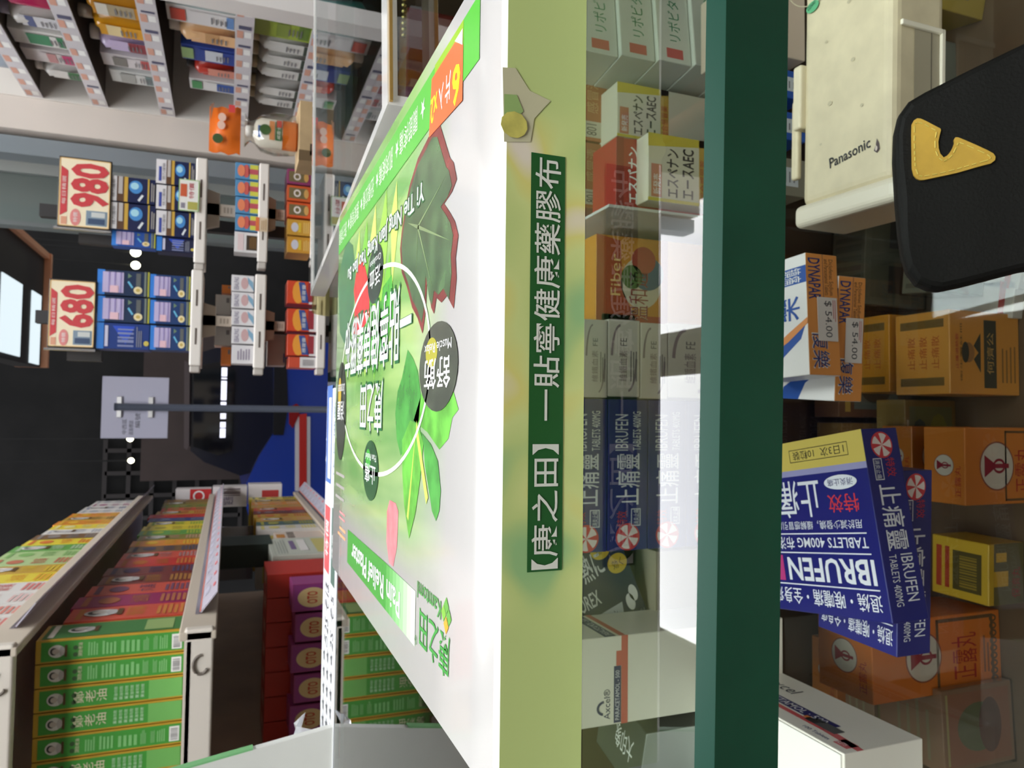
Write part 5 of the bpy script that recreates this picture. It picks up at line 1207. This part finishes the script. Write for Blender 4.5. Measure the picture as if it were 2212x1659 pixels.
def dropsB(p, f, W_, H, D):
    p.rect(f, 0, H*.86, W_, H, (50, 130, 220), 1, e5); p.rect(f, W_*.1, H*.5, W_*.92, H*.9, (196, 184, 220), 2, e5)
    for k in range(3): p.rect(f, W_*.1, H*(.54+.11*k), W_*.92, H*(.57+.11*k), (150, 136, 190), 3, e5)
    p.rect(f, W_*.1, H*.6, W_*.38, H*.76, (236, 196, 206), 4, e5); p.shape(f, [(W_*.3, H*.34), (W_*.55, H*.43), (W_*.6, H*.40), (W_*.35, H*.31)], (110, 190, 226), 2, e5); p.shape(f, [(W_*.7, H*.42), (W_*.9, H*.42), (W_*.8, H*.34)], (110, 136, 110), 2, e5)
    p.disc(f, W_*.24, H*.22, W_*.15, H*.085, (236, 222, 176), 2, e5); p.disc(f, W_*.24, H*.22, W_*.07, H*.04, (206, 180, 96), 3, e5); p.rect(f, W_*.4, H*.17, W_*.92, H*.26, (96, 100, 100), 2, e5)
    p.rect(f, 0, H*.06, W_, H*.1, (120, 130, 120), 2, e5); p.rect(f, 0, 0, W_, H*.035, (176, 176, 60), 2, e5)
def dropsC(p, f, W_, H, D):
    p.rect(f, 0, H*.86, W_, H, (50, 130, 220), 1, e5); p.shape(f, [(W_*.9, H*.7), (W_*.9, H*.28), (W_*.2, H*.45)], (40, 80, 200), 1, e5); p.rect(f, W_*.1, H*.78, W_*.9, H*.84, (206, 206, 226), 2, e5); p.bars(f, W_*.1, H*.3, W_*.9, H*.6, 5, (130, 140, 180), 2, e5); p.lines(f, W_*.1, H*.15, W_*.9, H*.27, 3, (130, 134, 150), 2, e5); p.disc(f, W_*.25, H*.06, W_*.1, H*.05, (206, 190, 90), 2, e5)
G1, G2 = 'eye drop cartons under the 980 sign', 'blue eye drop cartons under the 680 sign'
bz = rz(421)
def row(lst, name, D, col, art, group, dy=.0):
    for r, lab in lst: boxed(name, lab, r, D, col, art, group, RY, dy)
row([((336, 347, 421, 400), 'navy and white eye drop carton, right end of the lower row under 980'), ((336, 402, 421, 455), 'navy and white eye drop carton, half behind the small ticket'), ((336, 457, 421, 511), 'navy and white eye drop carton, left end of the lower row under 980')], 'eye_drop_carton', .05, (26, 36, 78), dropsA, G1)
row([((221, 382, 336, 437), 'navy and white eye drop carton, right one of the upper row under 980'), ((221, 439, 336, 497), 'navy and white eye drop carton, left one of the upper row under 980')], 'eye_drop_carton', .05, (26, 36, 78), dropsA, G1)
boxed('eye_drop_carton', 'bright blue carton at the left of the upper row under 980', (240, 499, 336, 534), .03, (36, 84, 170), dropsB, G1, RY, .012)
boxed('eye_drop_carton', 'dark navy carton at the left of the lower row under 980', (337, 513, 421, 545), .04, (30, 36, 70), dropsC, G1, RY, .012)
row([((323, 594, 411, 646), 'blue eye drop carton, right one of the lower row under 680'), ((323, 649, 411, 701), 'blue eye drop carton, middle one of the lower row under 680'), ((323, 704, 411, 757), 'blue eye drop carton, left one of the lower row under 680')], 'eye_drop_carton', .05, (32, 64, 116), dropsB, G2)
row([((209, 584, 323, 639), 'blue eye drop carton, right one of the upper row under 680'), ((209, 641, 323, 697), 'blue eye drop carton, middle one of the upper row under 680')], 'eye_drop_carton', .05, (30, 50, 84), dropsB, G2)
boxed('eye_drop_carton', 'blue carton with dark blue triangle at the left of the upper row under 680', (206, 698, 323, 755), .05, (30, 60, 130), dropsC, G2)
f, W_, H = rect3(386, 388, 430, 456, RY-.018)
o = thing('price_ticket', 'small white ticket clipped to the tray under the 980 sign', 'ticket', f.p(W_/2, 0)); MB().carton(f, W_, H, .0008, M((236, 236, 230), .4)).build('card', o)
p = MB(); p.frame(f, 0, 0, W_, H, W_*.02, (150, 196, 110), 1, e5); p.rect(f, W_*.45, H*.6, W_*.85, H*.92, (206, 96, 60), 1, e5); p.text(f, '特價', W_*.4, H*.25, H*.25, (190, 60, 80), W_*.5, 1, e5); p.rect(f, W_*.05, H*.06, W_*.3, H*.55, (180, 176, 90), 1, e5); p.rect(f, W_*.08, H*.68, W_*.25, H*.88, (140, 136, 150), 1, e5); p.build('printing', o)
# second tray: blue cartons with orange blossoms
def blossom(p, f, W_, H, D):
    p.rect(f, W_*.06, 0, W_*.42, H*.36, (206, 206, 80), 1, e5); p.rect(f, W_*.58, 0, W_*.94, H*.36, (206, 206, 80), 1, e5); p.rect(f, W_*.34, 0, W_*.66, H*.42, (186, 84, 96), 2, e5); p.disc(f, W_*.5, H*.52, W_*.4, H*.14, (206, 96, 90), 2, e5); p.disc(f, W_*.5, H*.74, W_*.36, H*.16, (236, 140, 100), 3, e5); p.shape(f, [(W_*.1, H*.5), (W_*.5, H*.6), (W_*.9, H*.5), (W_*.5, H*.44)], (90, 190, 196), 1, e5)
for i, (a, b) in enumerate(((352, 388), (389, 425), (426, 462), (463, 499))): boxed('blossom_carton', 'sky blue carton with orange figure, %s from the right on its tray' % ordn(i), (507, a, 558, b), .04, (90, 150, 196), blossom, 'sky blue cartons on the second tray')
def darkwin(p, f, W_, H, D): p.rect(f, W_*.12, H*.05, W_*.85, H*.5, (66, 56, 44), 1, e5); p.rect(f, W_*.1, H*.62, W_*.9, H*.86, (226, 206, 206), 1, e5); p.lines(f, W_*.2, H*.1, W_*.8, H*.4, 4, (130, 96, 50), 2, e5)
boxed('white_carton', 'white carton with dark window at the left end of the sky blue row', (505, 501, 558, 546), .04, (226, 224, 224), darkwin, None)
f, W_, H = rect3(552, 470, 578, 500, RY-.018); o = thing('shelf_label', 'tiny orange and cream label on the second tray edge', 'label', f.p(W_/2, 0)); MB().carton(f, W_, H, .0008, M((226, 206, 176), .5)).build('card', o); p = MB(); p.rect(f, 0, H*.7, W_, H, (226, 120, 70), 1, e5); p.lines(f, W_*.1, H*.1, W_*.9, H*.6, 3, (190, 160, 120), 1, e5); p.build('printing', o)
# third tray: purple, orange and yellow cartons with round motif
def swirl(p, f, W_, H, D): p.rect(f, W_*.15, H*.16, W_*.85, H*.92, (120, 106, 70), 1, e5); p.ring(f, W_*.5, H*.58, W_*.24, H*.15, W_*.1, (232, 222, 214), 2, e5); p.disc(f, W_*.5, H*.2, W_*.3, H*.1, (206, 160, 90), 2, e5)
def swirly(p, f, W_, H, D): p.disc(f, W_*.5, H*.68, W_*.3, H*.15, (206, 206, 216), 1, e5); p.rect(f, W_*.2, H*.42, W_*.8, H*.54, (222, 190, 60), 1, e5); p.lines(f, W_*.15, H*.1, W_*.85, H*.36, 3, (226, 190, 110), 1, e5)
for i, ((a, b), c, ar, n) in enumerate((((366, 399), (146, 60, 106), swirl, 'purple carton with white swirl, right end of the third tray'), ((401, 435), (214, 96, 50), swirl, 'orange carton with white swirl, next to the purple one'), ((437, 471), (222, 92, 46), swirl, 'orange carton with white swirl, next to the yellow ones'), ((474, 509), (206, 156, 62), swirly, 'yellow carton on the third tray, next to the orange ones'), ((511, 547), (206, 150, 56), swirly, 'yellow carton on the third tray, left end'))): boxed('lozenge_carton', n, (619, a, 672, b), .07, c, ar, 'swirl cartons on the third tray')
# left rack: white cartons and red-orange ones
def painw(p, f, W_, H, D): p.text(f, 'EBALPAS', W_*.1, H*.68, H*.2, (96, 84, 126), W_*.75, 1, e5); p.disc(f, W_*.5, H*.42, W_*.36, H*.16, (206, 170, 170), 1, e5); p.shape(f, [(W_*.05, 0), (W_*.6, H*.05), (W_*.9, H*.3), (W_*.5, H*.25)], (130, 170, 196), 1, e5)
for i, (a, b) in enumerate(((594, 630), (631, 666), (668, 703), (705, 743), (745, 786))): boxed('plain_tablet_carton', 'white carton with purple lettering, %s from the right under the 680 rack' % ordn(i), (499, a, 549, b), .05, (226, 224, 226), painw if i < 4 else (lambda p, f, W_, H, D: p.lines(f, W_*.2, H*.2, W_*.8, H*.8, 5, (150, 140, 160), 1, e5)), 'white cartons on the second tray of the left rack')
def cold(p, f, W_, H, D): p.rect(f, 0, 0, W_, H*.26, (226, 222, 222), 1, e5); p.shape(f, [(W_*.1, H*.1), (W_*.95, H*.1), (W_*.95, H*.3), (W_*.1, H*.3)], (150, 50, 60), 2, e5); p.disc(f, W_*.5, H*.62, W_*.5, H*.2, (236, 160, 60), 1, e5, 12); p.shape(f, [(W_*.05, H*.25), (W_*.95, H*.42), (W_*.95, H*.62), (W_*.05, H*.5)], (60, 84, 150), 2, e5); p.text(f, '感冒靈', W_*.15, H*.38, H*.12, WHITE, W_*.7, 3, e5)
for i, (a, b) in enumerate(((607, 657), (667, 716), (722, 769))): boxed('cold_tablet_carton', 'red-orange carton with blue band, %s of three on its tray' % ('right', 'middle', 'left')[i], (619, a, 684, b), .06, (214, 76, 46), cold, 'red-orange cartons on the third tray')
boxed('cold_tablet_carton', 'red and white barcode carton at the left end of its tray', (622, 771, 684, 795), .06, (206, 84, 60), lambda p, f, W_, H, D: (p.rect(f, 0, 0, W_, H*.6, (222, 218, 216), 1, e5), p.bars(f, W_*.2, H*.1, W_*.8, H*.5, 8, (110, 106, 110), 2, e5)), 'red-orange cartons on the third tray')
def plainart(p, f, W_, H, D): p.rect(f, W_*.6, H*.1, W_*.85, H*.3, (120, 116, 116), 1, e5)
for i, r in enumerate(((464, 636, 499, 680), (462, 706, 499, 747))): boxed('stock_carton', ('right', 'left')[i]+' plain grey-white stock carton behind the white row', r, .05, (186, 182, 176), plainart, None, RY, .06)
for i, r in enumerate(((478, 615, 499, 634), (476, 749, 499, 788))): boxed('stock_carton', ('right', 'left')[i]+' small orange stock carton behind the white row', r, .05, (222, 124, 40), plainart, None, RY, .06)
boxed('stock_carton', 'pale upright stock carton behind the red-orange row', (577, 722, 617, 790), .05, (176, 164, 156), lambda p, f, W_, H, D: p.rect(f, W_*.1, H*.05, W_*.4, H*.12, (50, 66, 140), 1, e5), None, RY, .06)
# ------------------------------------------------------------------ orange refill set on a brown carton, before the window rail
def refill():
    Y = 1.30
    f, W_, H = rect3(532, 250, 642, 322, Y)
    x, z = f.O.x+W_*.45, f.O.z
    o = thing('hand_wash_set', 'white hand wash bottle with orange refill pouch in a clear bag', 'hand wash', (x, Y, z))
    b = MB(); h = H; r = .020
    b.lathe((x, Y, z), [(r*.95, 0), (r, .004), (r, h*.30), (r, h*.72), (r*.75, h*.82), (r*.35, h*.86), (r*.35, h*.9)], None, 22, mlist=[M((226, 120, 40), .3)]*2+[M((232, 230, 222), .3)]*5, sx=1.25, sy=.8); b.build('bottle', o, smooth=True)
    c = MB(); c.lathe((x, Y, z), [(r*.45, h*.88), (r*.45, h), (r*.3, h*1.02)], M((236, 236, 232), .3), 16); c.build('cap', o, smooth=True)
    lf_ = Frame((x-.02, Y-r*.82, z), (1, 0, 0), (0, 0, 1)); p = MB()
    p.rect(lf_, .004, h*.32, .036, h*.44, (60, 120, 70), 1, e5); p.rect(lf_, .004, h*.46, .036, h*.56, (226, 150, 90), 1, e5); p.disc(lf_, .02, h*.64, .009, .009, (70, 110, 60), 2, e5); p.rect(lf_, .006, h*.72, .026, h*.78, (70, 110, 176), 1, e5); p.rect(lf_, .026, h*.32, .038, h*.42, (206, 70, 60), 2, e5); p.text(lf_, '威露士', .006, h*.34, .006, WHITE, .022, 3, e5); p.build('label', o)
    f2, W2, H2 = rect3(452, 226, 520, 334, Y); m = MB(); nx, nz = 6, 8
    gr = [[f2.p(W2*(.03+.94*i/nx)*(1-.06*(j/nz))+.002*math.sin(j*1.7), H2*j/nz, .010*math.sin(math.pi*i/nx)*math.sin(math.pi*min(1, (j+.6)/nz))+.002*math.sin(i*2.1+j*1.3)) for i in range(nx+1)] for j in range(nz+1)]
    bk = [[q-f2.N*(.012*math.sin(math.pi*i/nx)+.002) for i, q in enumerate(r_)] for r_ in gr]
    for G, fl in ((gr, 0), (bk, 1)):
        base = len(m.v); m.v += [q for r_ in G for q in r_]; k = m.mi(M((226, 112, 36), .25))
        for j in range(nz):
            for i in range(nx):
                a = base+j*(nx+1)+i; q = (a, a+1, a+nx+2, a+nx+1); m.f.append(q[::-1] if fl else q); m.fm.append(k)
    m.build('refill_pouch', o, smooth=True)['label'] = 'orange refill pouch above the bottle'
    p = MB(); g = Frame(f2.p(0, 0, .0135), f2.R, f2.U); p.disc(g, W2*.25, H2*.72, .008, .008, (66, 90, 50), 1, e5); p.disc(g, W2*.52, H2*.62, .007, .006, (236, 196, 176), 1, e5); p.disc(g, W2*.68, H2*.6, .007, .006, (236, 196, 176), 1, e5); p.shape(g, [(W2*.6, H2*.95), (W2*.95, H2*.85), (W2*.9, H2*.97)], (150, 110, 90), 1, e5); p.rect(g, W2*.8, H2*.2, W2*.95, H2*.4, (214, 70, 70), 1, e5); p.build('pouch_print', o)
    cg = clear((248, 246, 240), .10, .9, .08); m = MB(); prof = [(.55, .0), (1.0, .03), (1.05, .35), (.9, .55), (.6, .66), (.5, .72), (.8, .80)]
    n = 16; HB = (f2.O.z+H2*.3)-z
    pts = [V((x+.033*s_*math.cos(2*math.pi*i/n)*(1+.12*math.sin(3*i+k)), Y+.022*s_*math.sin(2*math.pi*i/n), z+HB*t+.0005)) for k, (s_, t) in enumerate(prof) for i in range(n)]
    m.faces(pts, [(j*n+i, j*n+(i+1) % n, (j+1)*n+(i+1) % n, (j+1)*n+i) for j in range(len(prof)-1) for i in range(n)], cg); m.build('clear_bag', o, smooth=True)
    zt = z-.0006
    c = MB(); c.box(x-.05, x+.052, Y-.035, Y+.04, -ZC, zt, M((186, 160, 120), .6, noise=.08, scale=30)); fr = Frame((x-.05, Y-.035, zt-.2), (1, 0, 0), (0, 0, 1)); c.rect(fr, .01, .17, .03, .182, (60, 50, 40), 1, e5)
    c.rect(fr, 0, .0, .018, .2, (110, 90, 64), 1, e5)
    tag(c.build('cardboard_column', bevel=.001), 'tall brown cardboard carton that carries the orange hand wash set', 'carton')
refill()
# ================================================================== STREET OUTSIDE (night)
DK = M((30, 28, 28), .7)
# canopy with light panels and copper trim, over the pavement
def canopy():
    z = onY(97, 680, 6.2).z; x1 = onY(97, 560, 6.2).x; x0 = onY(97, 794, 6.2).x
    o = thing('canopy', 'dark canopy with copper trim hanging over the street', 'canopy', ((x0+x1)/2, 5.6, z))
    MB().box(x0, x1, 5.05, 6.2, z+.012, z+.16, M((56, 52, 50), .6)).build('soffit', o)
    c = M((240, 168, 128), .45)
    MB().box(x0, x1+.04, 6.18, 6.23, z-.03, z+.17, c).build('far_trim', o); MB().box(x1, x1+.04, 5.05, 6.18, z-.02, z+.17, c).build('side_trim', o)
    pn = emit((206, 220, 226), .8)
    MB().box(onY(70, 786, 6.0).x, onY(70, 634, 6.0).x, 5.84, 6.1, z+.004, z+.0115, pn).build('light_panel', o); MB().box(onY(20, 766, 5.4).x, onY(20, 604, 5.4).x, 5.12, 5.58, z+.004, z+.0115, pn).build('light_panel', o)
    for x in (x0+.1, x1-.1): MB().box(x-.02, x+.02, 5.5, 5.54, z+.16, 2.6, DK).build('hanger', o)
canopy()
def road_sign():
    Y = 4.4
    f, W_, H = rect3(219, 814, 364, 947, Y)
    px_ = onY(480, 882, Y).x
    o = thing('road_sign', 'white square road sign seen from behind on a grey pole', 'road sign', (px_, Y, -ZC))
    MB().carton(f, W_, H, .006, M((176, 176, 196), .5)).build('plate', o, .004)
    m = MB(); zt = onY(252, 880, Y).z; m.tube([(px_, Y-.035, -ZC), (px_, Y-.035, zt)], .019, M((92, 98, 112), .4, metal=.3), 14); m.tube([(px_, Y-.035, zt-.002), (px_, Y-.035, zt+.006)], .021, M((70, 76, 90), .4), 14); m.build('pole', o, smooth=True)
    for x in (258, 326):
        z = onY(x, 880, Y).z; m = MB(); m.box(px_-.055, px_+.055, Y-.018, Y-.001, z-.012, z+.012, M((206, 206, 206), .3, metal=.5)); m.build('clamp', o, .002)
    p = MB(); GY = (74, 74, 84)
    for i, (t, a, b, h) in enumerate((('中西區', .07, .62, .07), ('道路標誌', .05, .52, .07), ('編號', .17, .42, .08))): p.text(f, t, W_*a, H*b, H*h, GY, W_*.24, 1, .001)
    p.build('back_lettering', o)
road_sign()
def car():
    Y = 7.5; Yb = 9.6
    P = lambda x, y, d=Y: onY(x, y, d)
    o = thing('car', 'dark blue hatchback with red and white stripe parked in the street', 'car', (P(600, 930).x, 8.5, -ZC))
    def ext(pts, y0, y1, m, name, bev=.03):
        mb = MB(); q = [P(*p) for p in pts]; a = [V((v.x, y0, v.z)) for v in q]; b = [V((v.x, y1, v.z)) for v in q]; n = len(q)
        area = sum(a[i].x*a[(i+1) % n].z-a[(i+1) % n].x*a[i].z for i in range(n))
        if area < 0: a.reverse(); b.reverse()
        mb.poly(a, m); mb.poly(b[::-1], m)
        for i in range(n): mb.poly([a[i], b[i], b[(i+1) % n], a[(i+1) % n]][::1], m)
        return mb.build(name, o, bev)
    BL, NV, GLS = M((24, 62, 170), .18, spec=.7), M((16, 22, 44), .2), M((14, 17, 26), .06, spec=.8)
    ext([(412, 785), (410, 975), (440, 1000), (520, 1030), (592, 1010), (592, 760), (480, 745), (430, 760)], Y+.12, Yb, NV, 'cabin')
    ext([(418, 790), (416, 965), (470, 985), (500, 975), (508, 800), (480, 780)], Y+.09, Y+.125, GLS, 'rear_window', .01)
    ext([(398, 778), (397, 968), (404, 972), (408, 965), (410, 785)], Y+.02, Y+.30, M((92, 78, 80), .4), 'roof_spoiler', .01)
    ext([(524, 1062), (560, 985), (592, 935), (592, 760), (700, 740), (860, 745), (860, 1160), (700, 1165), (560, 1150), (538, 1120)], Y, Yb-.2, BL, 'body', .04)
    ext([(590, 940), (592, 770), (618, 760), (622, 880), (612, 940)], Y-.015, Y+.03, M((12, 14, 24), .3), 'tailgate_panel', .01)
    ext([(624, 880), (624, 915), (632, 925), (644, 900), (650, 880), (640, 872)], Y-.025, Y+.02, M((150, 20, 24), .15), 'tail_lamp', .008)
    ext([(637, 900), (637, 1060), (670, 1064), (670, 900)], Y-.012, Y+.01, M((222, 220, 226), .3), 'white_stripe', .002)
    ext([(646, 895), (646, 1062), (662, 1064), (662, 893)], Y-.02, Y+.01, M((206, 46, 40), .3), 'red_stripe', .002)
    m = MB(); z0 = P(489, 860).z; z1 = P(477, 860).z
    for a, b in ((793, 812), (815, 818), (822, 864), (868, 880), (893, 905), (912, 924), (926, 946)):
        m.box(P(480, b).x, P(480, a).x, Y+.075, Y+.088, z0, z1, emit((222, 222, 240), 1.1))  # shop-light reflections in the glass, put in as a glowing strip
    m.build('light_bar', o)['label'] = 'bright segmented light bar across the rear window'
    for x in (P(600, 1110).x, P(600, 800).x):
        for yy in (Y+.45, Yb-.5):
            w_ = MB(); w_.lathe((x-.09, yy, -ZC+.31), [(.31, 0), (.315, .03), (.315, .15), (.31, .18)], M((20, 20, 20), .8), 24, (1, 0, 0)); w_.lathe((x-.095, yy, -ZC+.31), [(.19, 0), (.19, .19)], M((150, 150, 156), .3, metal=.7), 20, (1, 0, 0)); w_.build('wheel', o, smooth=False)
car()
# shuttered front with a dark grille, dim panes behind it
def grille():
    Y = 10.2; f, W_, H = rect3(225, 925, 520, 1165, Y)
    o = thing('window_grille', 'dark square grille over a shop front across the street', 'grille', f.p(W_/2, 0))
    m = MB(); c = M((58, 52, 52), .6)
    for i in range(6): m.box(f.O.x+W_*i/5-.025, f.O.x+W_*i/5+.025, Y, Y+.04, f.O.z, f.O.z+H, c)
    for i in range(7): m.box(f.O.x, f.O.x+W_, Y, Y+.04, f.O.z+H*i/6-.025, f.O.z+H*i/6+.025, c)
    m.build('bars', o)
    MB().box(f.O.x, f.O.x+W_, Y+.1, Y+.12, -ZC, f.O.z+H, M((18, 16, 16), .7)).build('shutter', o)
    q = MB()
    for x, y in ((357, 940), (363, 958), (358, 985), (366, 998), (330, 1015)):
        P = onY(x, y, Y+.05); q.box(P.x-.05, P.x+.05, Y+.05, Y+.09, P.z-.06, P.z+.06, M((150, 158, 146), .5))  # lit panes behind the bars, their glow put in as pale colour
    q.build('paper_notes', o)
grille()
MB_F = MB(); f, W_, H = rect3(385, 790, 420, 985, 9.9)
tag(MB().box(f.O.x-.3, f.O.x+W_+.5, 9.95, 10.1, f.O.z-2.2, f.O.z+H*3.2, M((70, 56, 54), .6, noise=.1, scale=3)).build('shop_shutter'), 'brownish closed shop shutter behind the parked car', 'shutter')
# small bright street lamps far away
for i, (x, y, r, lab) in enumerate(((293, 545, .05, 'upper bright lamp between the two racks'), (293, 573, .045, 'lower bright lamp between the two racks'), (281, 948, .032, 'bright lamp just below the road sign'), (283, 995, .032, 'bright lamp in front of the dark grille'), (319, 536, .02, 'tiny lamp beside the left carton of the right rack'))):
    P = onY(x, y, 8.9+.12*i); o = thing('street_lamp', lab, 'lamp', P, 'bright lamps in the dark street')
    m = MB(); m.lathe(P, [(r*.3, -r), (r*.8, -r*.6), (r, 0), (r*.8, r*.6), (r*.3, r)], emit((255, 252, 214), 6.0), 14); m.build('bulb', o, smooth=True)
    MB().box(P.x-.008, P.x+.008, P.y-.008, P.y+.008, P.z+r, 3.4, DK).build('rod', o)
# dark overhead cables and a beam: keeps the street top closed
slab('trim_3', -2.4, 3.2, 4.9, 5.0, 1.30, 1.64, M((70, 64, 60), .6))
for o in bpy.data.objects:
    if '_o' in o: del o['_o']
